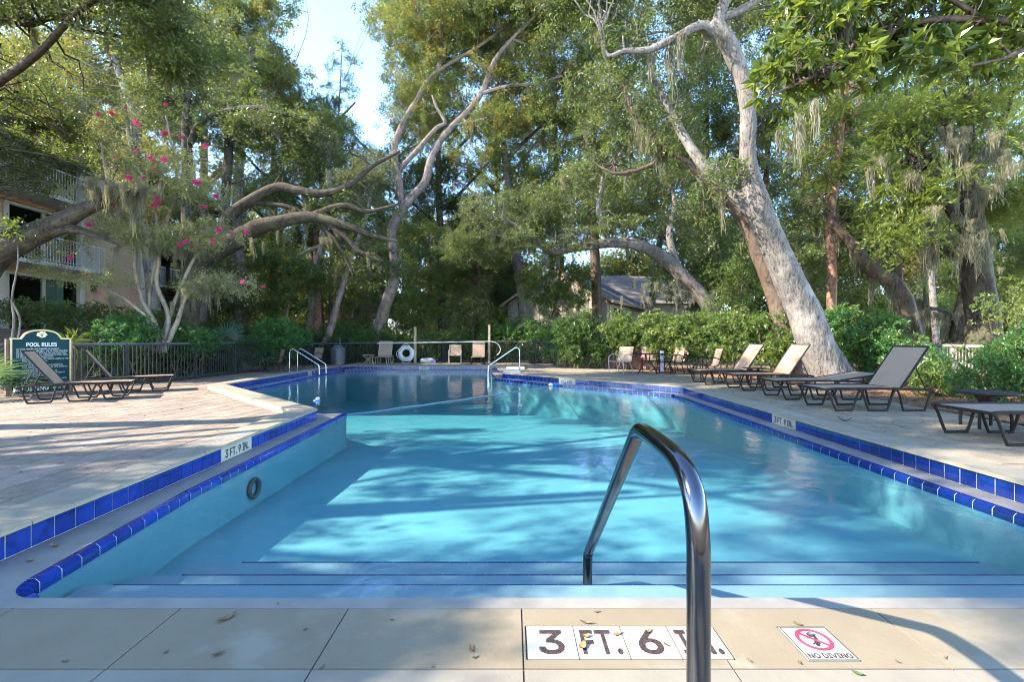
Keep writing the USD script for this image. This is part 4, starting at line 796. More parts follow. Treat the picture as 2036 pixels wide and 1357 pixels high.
# ------------------------------------------------------------------ main trees
tree('leaning_oak', 'great leaning pale barked oak rising behind the right loungers', [
    [(1660, 790, 11.9, 56), (1648, 760, 11.9, 51), (1622, 690, 11.8, 44), (1592, 620, 11.7, 40), (1568, 560, 11.6, 36), (1535, 480, 11.4, 33), (1503, 405, 11.2, 30), (1489, 320, 11.1, 21), (1488, 230, 11, 20), (1478, 150, 11, 21), (1447, 85, 11, 23), (1418, 40, 11, 20)],
    [(1440, 75, 11, 15), (1395, 52, 11, 13), (1345, 75, 11, 11), (1290, 98, 11.1, 9), (1240, 103, 11.2, 7), (1208, 108, 11.3, 5), (1195, 60, 11.4, 4)],
    [(1425, 50, 11, 17), (1440, 5, 11, 14), (1470, -50, 11.2, 12), (1440, -160, 11.4, 9)],
    [(1432, 35, 11, 11), (1475, 18, 11, 10), (1530, -20, 11, 8), (1600, -90, 11, 6)],
    [(1490, 200, 11, 14), (1515, 140, 11.1, 13), (1552, 60, 11.3, 12), (1585, -30, 11.5, 11), (1600, -140, 11.6, 8)],
    [(1510, 430, 11.2, 22), (1455, 380, 11.5, 16), (1400, 330, 11.8, 14), (1362, 275, 12, 12), (1335, 225, 12.2, 10), (1300, 160, 12.4, 7), (1270, 60, 12.6, 5)]],
    [(1300, -60, 11.5, 190, 70, 2.2), (1520, -120, 11.5, 170, 80, 2.2), (1150, -40, 12, 120, 60, 1.6), (1420, 20, 12.4, 110, 40, 1.0, 1.0), (1440, 350, 11.1, 70, 60, .5, .55), (1350, 200, 12.5, 70, 110, .9, .7), (1250, 90, 12, 80, 60, 1.0, .8)],
    leaf=['leaf_oak', 'leaf_oak_grey'], bk='bark_pale', twigs=9, moss=26, seed=1, sides=72, lai=1.7, lump=.055, rs=.72, furrow=.09)
tree('brown_oak', 'brown trunked oak standing just behind the great leaning oak', [
    [(1572, 760, 14, 27), (1555, 650, 14, 24), (1535, 580, 14, 22), (1514, 515, 14, 20), (1488, 450, 14, 17), (1450, 402, 14, 13), (1400, 352, 14, 10), (1330, 300, 14, 8), (1280, 262, 14.2, 6), (1240, 175, 14.5, 4)],
    [(1400, 352, 14, 8), (1370, 300, 14.3, 6), (1330, 250, 14.5, 4)], [(1330, 300, 14, 6), (1290, 330, 14.2, 5), (1230, 345, 14.5, 4), (1190, 330, 14.8, 3)]],
    [(1300, 290, 15, 110, 70, 1.4), (1220, 210, 15.5, 90, 80, 1.4), (1200, 350, 15.5, 80, 50, 1.2), (1400, 440, 15.5, 80, 70, 1.2, 1.2)], leaf=['leaf_oak', 'leaf_oak_grey'], bk='bark_brown', seed=2, moss=26, lai=1.5)
tree('arching_oak', 'grey oak trunk arching over the cottage roof to the left', [
    [(1440, 690, 21, 22), (1415, 625, 21, 19), (1392, 590, 21, 17), (1355, 548, 21, 16), (1318, 510, 21, 15), (1270, 488, 21, 14), (1210, 482, 21, 12), (1150, 494, 21, 10), (1100, 500, 21, 8), (1060, 478, 21, 8), (1030, 452, 21, 5), (1000, 432, 21, 3)],
    [(1060, 480, 21, 5), (1020, 476, 21, 3.5), (980, 466, 21, 2)], [(1355, 550, 21, 9), (1330, 470, 21.5, 8), (1340, 400, 22, 6), (1320, 330, 22, 4)], [(1210, 484, 21, 8), (1190, 420, 21.5, 7), (1200, 350, 22, 5)]],
    [(1000, 430, 22, 90, 60, 1.8), (1130, 420, 22.5, 100, 70, 1.8), (1330, 380, 23, 90, 80, 2), (1230, 380, 23, 80, 60, 2), (930, 500, 23, 80, 50, 1.6), (1130, 478, 20.4, 60, 22, .5, 1.2), (1040, 470, 20.4, 50, 26, .5, 1.2), (1240, 455, 20.6, 60, 26, .5, 1.0)], leaf=['leaf_oak', 'leaf_oak_grey'], bk='bark_grey', rs=.8, seed=3, moss=30, lai=1.6, mossat=[(1330, 590, 20.5, 22, 50, 16), (1300, 560, 20.6, 10, 30, 10)])
tree('forked_oak', 'slender forked oak leaning right behind the far fence', [
    [(742, 705, 24.5, 20), (752, 655, 24.5, 17), (770, 600, 24.5, 16), (787, 545, 24.5, 15), (781, 500, 24.5, 13), (780, 460, 24.5, 13), (795, 425, 24.5, 14), (818, 395, 24.5, 12), (845, 362, 24.5, 11), (860, 312, 24.5, 11), (885, 268, 24.4, 10), (930, 222, 24.3, 9), (960, 180, 24.2, 8), (985, 120, 24, 7), (1020, 75, 24, 5), (1055, 40, 24, 4), (1110, -20, 24, 3)],
    [(800, 415, 24.5, 10), (792, 360, 24.6, 10), (785, 300, 24.7, 10), (800, 250, 24.8, 9), (826, 203, 24.9, 7), (860, 150, 25, 6), (900, 122, 25, 5), (962, 85, 25, 4), (1040, 25, 25, 3)],
    [(797, 335, 24.6, 7), (830, 298, 24.4, 7), (868, 256, 24.3, 6), (885, 244, 24.3, 5), (868, 212, 24.3, 4), (860, 190, 24.3, 3)], [(955, 186, 24.2, 5), (1010, 171, 24, 5), (1070, 165, 24, 4), (1115, 150, 24, 3)],
    [(905, 248, 24.3, 5), (935, 243, 24.3, 4), (968, 234, 24.3, 3)], [(870, 140, 25, 6), (885, 87, 25, 5), (858, 60, 25, 5), (833, 22, 25, 4), (815, -10, 25, 3)], [(1020, 78, 24, 4), (1080, 95, 24, 3), (1150, 70, 24, 2)]],
    [(800, 55, 25, 70, 60, 1.8), (855, 140, 25.5, 75, 70, 1.8), (830, 220, 25.5, 70, 50, 1.5, 1.2), (900, 30, 25, 90, 60, 2), (1000, 20, 24.5, 90, 60, 2), (1100, 10, 24, 90, 70, 2), (1000, 140, 24.8, 70, 50, 1.5, 1.0), (1090, 130, 24.5, 80, 60, 1.5, 1.2), (1010, 230, 24.5, 80, 50, 1.5), (960, 300, 25, 70, 50, 1.5, 1.0), (1100, 230, 24.5, 80, 50, 1.5), (900, -60, 25, 140, 60, 2.5), (1080, -80, 24, 140, 60, 2.5)],
    leaf=['leaf_oak_gold', 'leaf_oak'], bk='bark_pink', seed=4, moss=14, lai=1.5, twigs=8, rs=.70)
tree('slim_leaning_tree', 'thin pale tree leaning right beside the forked oak', [[(645, 690, 23.6, 9), (660, 645, 23.6, 8), (672, 598, 23.6, 7), (690, 545, 23.6, 6), (704, 500, 23.6, 6), (722, 450, 23.6, 5), (735, 405, 23.6, 4), (748, 350, 23.8, 3)]], [(740, 340, 24, 60, 50, 1.2), (690, 380, 24.2, 60, 40, 1.2)], leaf='leaf_oak_grey', bk='bark_pink', seed=5, lai=1.2)
tree('grey_background_tree', 'grey trunk with a side branch behind the left oak arm', [[(605, 690, 27, 8), (613, 640, 27, 8), (625, 560, 27, 9), (638, 495, 27, 9), (646, 445, 27, 9), (655, 380, 27, 8), (650, 300, 27, 6)], [(640, 490, 27, 6), (610, 500, 27, 5), (585, 520, 27, 3)]], [(650, 290, 28, 90, 70, 2.2), (600, 380, 28, 80, 60, 2), (700, 340, 28, 80, 60, 2)], leaf=['leaf_oak', 'leaf_dark'], bk='bark_grey', seed=6, lai=1.5)
tree('spreading_oak', 'dark spreading oak with long moss covered arms reaching right', [
    [(362, 720, 17, 26), (366, 650, 17, 23), (383, 570, 17, 24), (395, 525, 17, 28), (430, 500, 17, 25), (470, 472, 17, 21), (510, 453, 17, 18), (560, 441, 17, 15), (620, 432, 17, 13), (690, 450, 17, 9), (745, 470, 17.1, 6), (790, 480, 17.2, 3)],
    [(425, 505, 17, 16), (440, 462, 17, 15), (458, 430, 17, 14), (500, 400, 17, 12), (550, 372, 17, 11), (590, 381, 17, 10), (640, 385, 17, 9), (690, 370, 17, 7), (740, 330, 17, 5), (795, 300, 17, 3)],
    [(600, 437, 17, 9), (680, 408, 17, 7), (730, 420, 17, 5), (790, 408, 17, 3)], [(640, 436, 17, 8), (690, 475, 17, 6), (715, 500, 17, 5), (760, 520, 17, 3)],
    [(388, 540, 17, 18), (372, 450, 17.2, 12), (374, 350, 17.4, 11), (372, 280, 17.5, 11), (375, 210, 17.6, 9), (378, 150, 17.8, 6)],
    [(378, 285, 17.4, 8), (400, 242, 17.3, 7), (450, 220, 17.2, 6), (510, 215, 17, 6), (560, 226, 17, 4), (612, 238, 17, 3)],
    [(440, 465, 17.2, 10), (447, 400, 17.8, 10), (455, 300, 18.2, 9), (452, 235, 18.4, 6)], [(500, 402, 17, 6), (560, 410, 17, 6), (600, 425, 17, 5), (660, 470, 17, 4), (700, 540, 17, 2)]],
    [(470, 250, 18, 110, 50, 1.4), (570, 265, 17.6, 90, 45, 1.2), (630, 300, 17.6, 60, 45, 1.0), (330, 200, 18, 90, 70, 1.4), (400, 130, 18.5, 90, 60, 1.4), (700, 420, 17.8, 100, 50, 1.2, .8), (560, 330, 18, 90, 40, 1.2, .9), (740, 520, 18, 70, 50, 1.0, 1.0)],
    leaf=['leaf_oak', 'leaf_oak_grey', 'leaf_dark'], bk='bark_dark', seed=7, moss=34, lai=1.5, sides=40, rs=.82, furrow=.09, mossat=[(560, 470, 16.8, 8, 60, 8), (330, 480, 16.5, 8, 30, 20)])
tree('edge_oak', 'thick dark oak limb entering from the left edge, draped with pale moss', [
    [(-260, 760, 13, 60), (-150, 640, 13, 50), (-60, 560, 13, 44), (0, 505, 13, 38), (60, 478, 13, 30), (115, 448, 13, 24), (172, 415, 13, 17), (232, 393, 13, 10), (285, 378, 13, 5)],
    [(-60, 560, 13, 26), (-60, 400, 12.6, 24), (-70, 200, 12.2, 20), (-40, 60, 12, 14), (0, 38, 12, 8), (60, 48, 12, 7), (110, 33, 12.1, 6), (160, 55, 12.2, 5), (260, 75, 12.4, 4), (330, 70, 12.6, 3)],
    [(90, 465, 13, 15), (140, 455, 13, 12), (200, 470, 13, 6), (240, 490, 13, 3)], [(-70, 200, 12.2, 14), (60, 120, 11.4, 9), (160, 20, 10.6, 7), (280, -60, 10.2, 5)]],
    [(320, 70, 12.8, 70, 55, 1.0), (375, 130, 12.8, 50, 55, .8), (100, 10, 12.2, 130, 50, 1.2, .5), (230, 10, 12.4, 80, 50, 1.0, .9), (430, 90, 13, 45, 50, .8, .6), (110, 170, 14, 120, 60, 1.2, .6), (-60, 100, 12, 90, 120, 1.5, .8), (-150, -150, 10, 230, 130, 3.0), (150, -150, 9.6, 200, 90, 2.4, 1.5), (20, 280, 14, 70, 50, 1.0, .9), (90, 360, 14.5, 70, 40, .8, 1.0), (170, 310, 15, 80, 45, .9, 1.0), (0, 345, 14.2, 50, 40, .8, .9)],
    leaf=['leaf_oak_grey', 'leaf_oak'], bk='bark_dark', seed=8, lai=1.7, moss=16, sides=48, rs=.74, furrow=.09, mossat=[(210, 372, 12.9, 34, 40, 9), (250, 380, 12.8, 14, 20, 10), (345, 110, 12.7, 6, 12, 14)])
tree('grey_oak', 'grey mottled leaning trunk behind the flowering crepe myrtle', [[(308, 690, 19.5, 14), (302, 580, 19.5, 13), (288, 480, 19.7, 13), (264, 400, 20, 13), (252, 345, 20, 13), (270, 270, 20, 12), (266, 222, 20, 9), (238, 150, 20, 6), (220, 90, 20, 4)], [(268, 250, 20, 7), (290, 190, 20, 6), (300, 100, 20.3, 4)]], [(150, 220, 21, 120, 60, 1.8), (220, 130, 21, 110, 60, 1.8), (100, 320, 21, 100, 60, 1.6), (60, 120, 21, 90, 70, 1.8, 1.0), (40, 235, 17, 90, 60, 1.2, 1.7), (140, 265, 17.5, 70, 45, 1.0, 1.3), (10, 130, 17, 80, 60, 1.2, 1.5), (95, 190, 16.5, 60, 40, 1.0, 1.2)], leaf=['leaf_oak', 'leaf_oak_gold'], bk='bark_grey', seed=9, lai=1.3, moss=10)
tree('tall_gold_oak', 'tall yellow green oak against the sky gap at upper left', [[(480, 690, 29, 12), (478, 560, 29, 12), (470, 420, 29, 11), (478, 300, 29, 9), (490, 180, 29, 7), (505, 80, 29, 5)], [(478, 300, 29, 6), (530, 220, 29, 5), (560, 150, 29, 3)]], [(500, 40, 29, 60, 60, 1.8), (455, 110, 29, 60, 70, 1.8), (530, 130, 29, 50, 60, 1.6), (565, 200, 29, 40, 50, 1.5), (490, 210, 29, 80, 60, 1.8), (420, 40, 29, 60, 70, 1.6)], kind='far', scale=.8, leaf=['leaf_oak_gold', 'leaf_oak'], bk='bark_grey', seed=10, lai=1.9)
tree('sapling', 'young leafy shoot standing alone against the blue sky', [[(655, 690, 30, 5), (660, 480, 30, 4), (668, 300, 30, 2.5), (676, 180, 30, 1.5), (681, 78, 30, .7)]], [(681, 92, 30, 7, 14, .3, .5), (700, 122, 30, 12, 12, .4, .6), (662, 132, 30, 12, 12, .4, .6), (686, 155, 30, 12, 10, .4, .5), (652, 168, 30, 14, 12, .4, .6), (700, 182, 30, 18, 14, .6, .7), (660, 230, 30, 45, 40, 1.5)], kind='oak', scale=.9, leaf='leaf_oak', bk='bark_grey', seed=11, twigs=4, twigr=.012)
tree('cedar', 'reddish straight cedar trunk behind the hedge, right of the leaning oak', [[(1652, 720, 15, 15), (1654, 640, 15, 11), (1656, 540, 15, 10), (1654, 440, 15, 9), (1664, 340, 15, 8), (1674, 260, 15, 6), (1680, 150, 15, 4)]], [(1640, 250, 15.3, 80, 60, 1.2), (1620, 340, 15.3, 60, 50, 1.0), (1700, 200, 15.3, 90, 60, 1.2), (1720, 330, 15.3, 70, 60, 1.0), (1600, 420, 15.4, 50, 40, .8, 1.0), (1720, 430, 15.2, 60, 40, .8, 1.0), (1690, 110, 15.3, 80, 60, 1.2)], kind='cedar', leaf=['leaf_cedar', 'leaf_dark'], bk='bark_cedar', seed=12, lai=1.5, moss=10, tilt=.35)
tree('mossy_cedar', 'broad pale green cedar hung with tan moss at the right', [[(1955, 700, 12, 36), (1950, 640, 12, 31), (1948, 570, 12, 29), (1935, 500, 12, 26), (1930, 400, 12, 20), (1925, 280, 12, 13), (1915, 140, 12, 7)], [(1935, 480, 12, 14), (1880, 400, 11.8, 9), (1820, 330, 11.6, 5), (1780, 260, 11.4, 3)], [(1930, 400, 12, 10), (1890, 300, 11.5, 7), (1870, 220, 11.3, 4)], [(1930, 350, 12, 9), (1990, 250, 11.8, 6), (2020, 170, 11.6, 4)]],
    [(1800, 300, 11.2, 60, 60, .7), (1790, 400, 11.3, 60, 55, .7), (1850, 220, 11.2, 90, 55, .9), (1770, 240, 11.2, 40, 30, .5), (1840, 340, 11.1, 60, 50, .7, 1.4), (1960, 150, 11.3, 100, 60, 1.0), (1940, 260, 11.5, 80, 70, .9, 1.3), (1760, 470, 11.4, 55, 40, .6, 1.2), (1820, 480, 11.5, 50, 40, .6, 1.0), (2020, 380, 11.8, 60, 90, .9), (1960, 60, 11.5, 90, 60, 1.0)], kind='cedar', leaf=['leaf_cedar'], bk='bark_dark', seed=13, lai=1.9, tilt=.35, sides=16,
    mossat=[(1885, 320, 10.9, 26, 26, 40), (1930, 340, 11.0, 30, 26, 40), (1860, 430, 11.0, 14, 20, 30), (1930, 450, 11.0, 26, 22, 40), (1805, 350, 10.9, 6, 6, 12), (1960, 300, 11.1, 14, 30, 30), (1900, 270, 10.9, 10, 26, 14), (1740, 330, 11.2, 5, 6, 16)])
tree('gnarled_oak', 'gnarled forked oak trunk behind the shrubs at right', [[(1830, 720, 14.5, 24), (1812, 660, 14.5, 22), (1792, 600, 14.5, 20), (1775, 565, 14.5, 18), (1740, 545, 14.5, 15), (1712, 505, 14.5, 12), (1690, 480, 14.6, 10), (1650, 440, 14.8, 6)], [(1785, 590, 14.5, 11), (1783, 520, 14.6, 9), (1775, 480, 14.7, 8), (1800, 400, 15, 5)], [(1735, 540, 14.5, 7), (1748, 500, 14.6, 6), (1752, 430, 14.8, 5)]], [(1720, 440, 15.5, 90, 50, 1.2), (1800, 420, 15.5, 80, 50, 1.2), (1680, 520, 16, 70, 50, 1.2, 1.0)], leaf=['leaf_oak', 'leaf_dark'], bk='bark_brown', seed=14, moss=30, lai=1.5)
tree('small_oak', 'short mossy trunk beside the broad cedar trunk', [[(1900, 720, 13.5, 16), (1905, 640, 13.5, 14), (1912, 590, 13.5, 11), (1920, 540, 13.5, 7), (1890, 480, 13.6, 4)], [(1905, 640, 13.5, 7), (1870, 618, 13.5, 5), (1845, 610, 13.5, 4), (1838, 570, 13.6, 3)]], [(1880, 500, 14, 50, 40, .8, .9)], leaf='leaf_oak_grey', bk='bark_dark', seed=15, moss=22, mossat=[(1870, 622, 13.4, 10, 22, 3)])
tree('slim_oak', 'slim pale trunk seen through the gap above the right fence', [[(1864, 720, 18, 8), (1860, 660, 18, 7), (1856, 590, 18, 6), (1850, 500, 18, 5), (1860, 420, 18, 4)]], [(1850, 440, 18.5, 70, 60, 1.4), (1800, 520, 19, 60, 40, 1.2, .9)], leaf='leaf_oak_gold', bk='bark_pale', seed=16, moss=14)
tree('broadleaf_tree', 'big leaved magnolia branch overhanging the top right corner', [[(2330, 900, 7.2, 44), (2300, 600, 7.2, 40), (2270, 300, 7.1, 34), (2230, 100, 7.0, 26), (2150, -60, 6.8, 18)], [(2240, 120, 7.0, 16), (2100, 60, 6.9, 11), (1960, 40, 6.8, 8), (1820, 45, 6.7, 7), (1720, 95, 6.6, 5), (1620, 150, 6.6, 4), (1530, 190, 6.6, 2)], [(1960, 40, 6.8, 6), (1850, -20, 6.7, 5), (1720, -40, 6.7, 4)], [(2100, 60, 6.9, 8), (2010, 110, 6.7, 5), (1930, 130, 6.6, 3)]],
    [(1560, 150, 6.7, 60, 50, .5), (1620, 90, 6.8, 70, 60, .6), (1660, 160, 6.7, 70, 35, .5), (1720, 60, 6.8, 80, 60, .6), (1800, 40, 6.8, 80, 50, .6), (1790, 110, 6.7, 70, 35, .5, 1.3), (1900, 60, 6.9, 80, 60, .6, 1.3), (1990, 100, 6.9, 70, 60, .6, 1.3), (1600, 10, 6.9, 80, 40, .6), (2120, -60, 7, 180, 120, 1.2), (1760, -80, 6.9, 200, 60, .9)], kind='magnolia', leaf='leaf_magnolia', bk='bark_brown', seed=17, lai=1.5, twigs=7, twigr=.014, cat_='tree', mossat=[(1690, 40, 6.6, 4, 4, 6), (1607, 215, 6.6, 3, 3, 3), (1707, 165, 6.6, 1, 3, 3), (1795, 40, 6.7, 1, 2, 3)])
# crepe myrtle with flowers
cm = tree('crepe_myrtle', 'multi stemmed crepe myrtle with bright pink blossoms at left', [
    [(318, 700, 14.3, 8), (308, 645, 14.3, 6), (285, 600, 14.3, 5), (268, 540, 14.3, 5), (268, 480, 14.3, 4), (238, 420, 14.3, 4), (210, 340, 14.3, 3), (200, 260, 14.3, 2)],
    [(322, 700, 14.2, 7), (335, 630, 14.2, 5), (312, 565, 14.2, 5), (318, 500, 14.2, 4), (305, 410, 14.2, 4), (262, 300, 14.2, 3), (250, 220, 14.2, 2)], [(316, 700, 14.3, 7), (332, 645, 14.3, 5), (360, 570, 14.3, 4), (395, 500, 14.3, 3), (450, 470, 14.3, 2)],
    [(326, 700, 14.1, 7), (350, 640, 14.1, 5), (372, 590, 14.1, 4), (420, 560, 14.1, 3), (500, 565, 14.1, 2)], [(305, 640, 14.3, 4), (240, 590, 14.1, 3), (180, 560, 14.0, 2), (120, 540, 13.9, 1.5)], [(268, 500, 14.3, 3), (210, 470, 14.1, 2), (110, 450, 14.0, 1.5)], [(310, 700, 14.4, 7), (296, 640, 14.4, 5), (302, 560, 14.4, 4), (330, 450, 14.4, 4), (352, 360, 14.5, 3), (330, 230, 14.5, 2)]],
    [(240, 400, 14.1, 110, 40, .8, 1.04), (320, 340, 14.3, 90, 60, .8, 0.95), (180, 460, 13.9, 110, 28, .6, 0.51), (330, 480, 14.0, 100, 35, .7, 1.33), (420, 470, 14.1, 70, 35, .6, 0.95), (430, 570, 14.0, 80, 26, .5, 1.33), (210, 560, 13.9, 90, 26, .5, 0.43), (90, 500, 13.8, 90, 22, .5, 0.43), (240, 260, 14.3, 60, 40, .6, 0.76), (400, 390, 14.2, 50, 40, .6, 0.95), (90, 545, 13.7, 80, 16, .4, 0.43)],
    kind='myrtle', leaf='leaf_myrtle', bk='bark_myrtle', seed=18, twigs=10, twigr=.010, lump=.08, sides=8, gap=.40, mossat=[(250, 400, 13.9, 8, 40, 10), (330, 490, 13.8, 15, 40, 12), (300, 450, 13.9, 8, 30, 20), (395, 570, 13.7, 8, 30, 12), (420, 555, 13.7, 5, 30, 8), (225, 590, 13.8, 2, 14, 6)])
fl_px = [(195, 228), (222, 225), (250, 215), (270, 243), (278, 250), (227, 312), (305, 320), (299, 313), (327, 318), (330, 207), (305, 335), (286, 353), (257, 353), (397, 364), (430, 391), (408, 411), (402, 412), (388, 362), (312, 394), (317, 403), (309, 408), (227, 410), (90, 443), (105, 445), (178, 448), (357, 487), (392, 494), (421, 484), (422, 478), (490, 462), (523, 571), (483, 561), (193, 585), (370, 480), (435, 458), (463, 463), (140, 512), (360, 272), (325, 265), (408, 290), (272, 300)]
rngf = np.random.default_rng(77)
for px, py in fl_px:
    m = leafset(rdirs(70, rngf) * rngf.uniform(.02, .085, (70, 1)) * [1.2, 1, .9], rdirs(70, rngf, .1), .05, .045, rngf, .35, .0); m.apply_scale(rngf.uniform(.35, 1.05)); cm.part('flower', moved(m, P(px, py, 13.2)), 'petal')

# palms and fan palmettos
def fan_leaf(n, Ln, seed):
    rng = np.random.default_rng(seed); vs, fs = [], []
    for i in range(n):
        a = (i / (n - 1) - .5) * 4.2; d = np.array([math.cos(a), math.sin(a), .0]); s = np.array([-d[1], d[0], 0]); l = Ln * rng.uniform(.85, 1.08); k = len(vs)
        for j, (t, w) in enumerate(((0, .005), (.35, .026), (.7, .022), (1, .002))):
            c = d * l * t + np.array([0, 0, -.28 * l * t * t * rng.uniform(.6, 1.5) + .012 * (i % 2)]); vs += [c - s * w, c + s * w + np.array([0, 0, .012 * (1 - t)])]
        for j in range(3): q = k + 2 * j; fs += [(q, q + 1, q + 3), (q, q + 3, q + 2)]
    return trimesh.Trimesh(vs, fs, process=False)
FAN = [fan_leaf(24, .85, 1), fan_leaf(26, .95, 2), fan_leaf(22, .75, 3)]
def fan_palm(name, label, px, py, Y, n, stalk, seed, sc=1.0, trunk=None, group=None, zb=0.0):
    rng = np.random.default_rng(seed); c = P(px, py, Y); base = np.array([c[0], c[1], zb]); th = Thing(name, label, 'palm', base, group=group)
    top = c if trunk else base + [0, 0, .15]
    if trunk: th.part('trunk', tube(spline([base, (base + top) / 2 + [.05, 0, 0], top], 8), np.linspace(trunk, trunk * .85, 17), 14, .12, seed), 'palm_boots', smooth=True)
    if trunk:
        boots = []
        for k in range(46):
            a, t = k * 2.4, rng.uniform(.35, 1); q = base + (top - base) * t; d = np.array([math.cos(a), math.sin(a), 0]); boots.append(beam(q + d * trunk * .8, q + d * trunk * 1.7 + [0, 0, .22], .05, .018))
        th.part('leaf_boots', cat(boots), 'palm_boots', kind='stuff')
    for k in range(n):
        a = k * 2.4 + rng.uniform(-.3, .3); el = rng.uniform(.15, 1.25) if not trunk else rng.uniform(-.5, 1.2); l = stalk * rng.uniform(.7, 1.15)
        d = np.array([math.cos(a) * math.cos(el), math.sin(a) * math.cos(el), math.sin(el)]); e = top + d * l; mid = top + d * l * .5 + [0, 0, .08 * l]
        st_ = th.part('leaf_stalk', tube(spline([top, mid, e], 4), np.linspace(.014, .008, 9), 5), 'leaf_palm')
        m = FAN[k % 3].copy(); m.apply_scale(sc * rng.uniform(.8, 1.15)); T = np.eye(4); z = np.cross(d, [-math.sin(a), math.cos(a), 0]); z = z if z[2] > 0 else -z; y = np.cross(z, d); T[:3, 0], T[:3, 1], T[:3, 2], T[:3, 3] = d, y, z, e; m.apply_transform(T)
        th.part('fan_leaf', m, 'leaf_palm', st_)
fan_palm('palmetto', 'fan palm with broad drooping leaves right of the crepe myrtle', 447, 628, 17.6, 15, 1.25, 31, 1.15)
fan_palm('palmetto', 'low fan palm in front of the dark oak trunk', 398, 655, 17.0, 10, .8, 32, .95)
fan_palm('palmetto', 'dark drooping fan palm left of the clipped round bush', 575, 605, 24.6, 14, 1.3, 33, 1.3, trunk=None)
fan_palm('palmetto', 'blue green palmetto fronds at the far left edge beside the rules sign', -45, 725, 9.6, 9, .6, 34, .75, zb=-.15)
fan_palm('palmetto', 'small fan palm growing through the metal fence near the rules sign', 195, 720, 13.6, 6, .55, 35, .7, zb=-.15)
for k, (px, py, Y, w, lab) in enumerate([(630, 455, 29, .26, 'cabbage palm trunk with hanging reddish boots, leftmost of three'), (671, 450, 28, .22, 'cabbage palm with reddish trunk behind the oak arms'), (735, 470, 30, .2, 'cabbage palm with pinkish trunk left of the forked oak')]): fan_palm('cabbage_palm', lab, px, py, Y, 16, 1.3, 41 + k, 1.3, trunk=w)

# ------------------------------------------------------------------ shrubs and hedges
def shrub(name, label, blobs, kind, leaf, cat_='shrub', lai=2.6, scale=1.0, gap=.30, seed=0, box=False, stems=6, group=None, zb=0.0, bk='bark_brown'):
    rng = np.random.default_rng(3000 + seed); c = P(*blobs[0][:3]); th = Thing(name, label, cat_, (c[0], c[1], zb), group=group)
    pos, C = blobs_to_points(blobs, kind, lai, rng, scale, gap, box=box, hollow=4.0, gs=1.3); pos = pos[pos[:, 2] > zb + .03]
    scatter(th, 'foliage', kind, pos, leaf, (.75 * scale, 1.2 * scale), .5, rng); sm = []
    for (cc, r) in C:
        for _ in range(stems):
            e = cc + rng.uniform(-.8, .8, 3) * r; b = np.array([cc[0] + rng.uniform(-.5, .5) * r[0], cc[1] + rng.uniform(-.4, .4) * r[1], zb - .03]); sm.append(tube(spline([b, (b + e) / 2 + rng.normal(size=3) * .08, e], 4), np.linspace(.022, .007, 9), 5, cap=False))
    th.part('stems', cat(sm), bk, smooth=True, kind='stuff'); return th
shrub('round_bush', 'bright green rounded bush behind the fence, right of the rules sign', [(255, 672, 13.6, 52, 34, .75)], 'shrub', ['leaf_bush'], lai=3.4, seed=1)
shrub('round_bush', 'bright green rounded bush below the dark oak trunk', [(378, 682, 14.8, 52, 28, .8)], 'shrub', ['leaf_bush'], lai=3.4, seed=2)
shrub('round_bush', 'bright green rounded bush behind the fence above the left chair', [(560, 672, 18.5, 50, 36, .9)], 'shrub', ['leaf_bush'], lai=3.4, seed=3)
shrub('strappy_plants', 'yellow green strappy leaves beside the rules sign top', [(165, 684, 12.9, 36, 12, .5)], 'blade', ['leaf_shrub_pale'], lai=2.0, seed=4, stems=2)
shrub('juniper_hedge', 'low soft juniper hedge behind the far fence left of the life ring', [(690, 677, 24.0, 50, 26, .9), (760, 680, 24.0, 60, 28, .9), (840, 682, 24.0, 60, 24, .9), (900, 684, 24.2, 40, 28, .9)], 'juniper', ['leaf_juniper'], lai=3.0, seed=5, cat_='hedge', scale=1.3)
shrub('low_undergrowth', 'dark leafy undergrowth showing between the left fence pickets', [(240, 725, 14.6, 70, 40, .5), (345, 722, 16.4, 60, 36, .6), (435, 716, 19.0, 50, 34, .6), (510, 710, 22.5, 50, 30, .6)], 'small', ['leaf_dark', 'leaf_shrub'], lai=2.2, seed=6, scale=1.4, zb=-.15)
shrub('low_undergrowth', 'dark leafy undergrowth showing between the far fence pickets', [(660, 715, 23.4, 70, 26, .4), (780, 712, 23.4, 70, 26, .4), (900, 712, 23.4, 70, 26, .4), (1000, 708, 23.2, 60, 32, .4)], 'small', ['leaf_dark', 'leaf_shrub'], lai=2.0, seed=7, scale=1.5)
shrub('green_hedge', 'green clipped hedge behind the far fence at the right end', [(1000, 676, 24.4, 44, 34, .8), (1055, 680, 23.4, 50, 38, .8), (1105, 688, 22.4, 34, 40, .7)], 'shrub', ['leaf_bush', 'leaf_shrub'], lai=4.2, seed=8, cat_='hedge', scale=1.3)
shrub('tall_shrub', 'tall grey green shrub at the end of the far fence', [(1150, 665, 18.4, 46, 36, .8), (1165, 706, 18.2, 42, 26, .6), (1130, 700, 18.6, 24, 30, .5)], 'shrub', ['leaf_shrub'], lai=4.6, seed=9, scale=1.1)
shrub('long_hedge', 'long sunlit hedge behind the patio table and loungers', [(1240, 668, 17.7, 45, 38, .8), (1310, 670, 16.9, 50, 44, .8), (1385, 672, 16.0, 55, 48, .8), (1465, 678, 15.0, 55, 52, .8), (1540, 684, 14.0, 50, 56, .8)], 'shrub', ['leaf_shrub_pale', 'leaf_shrub'], lai=5.5, seed=10, cat_='hedge', scale=1.0, stems=9)
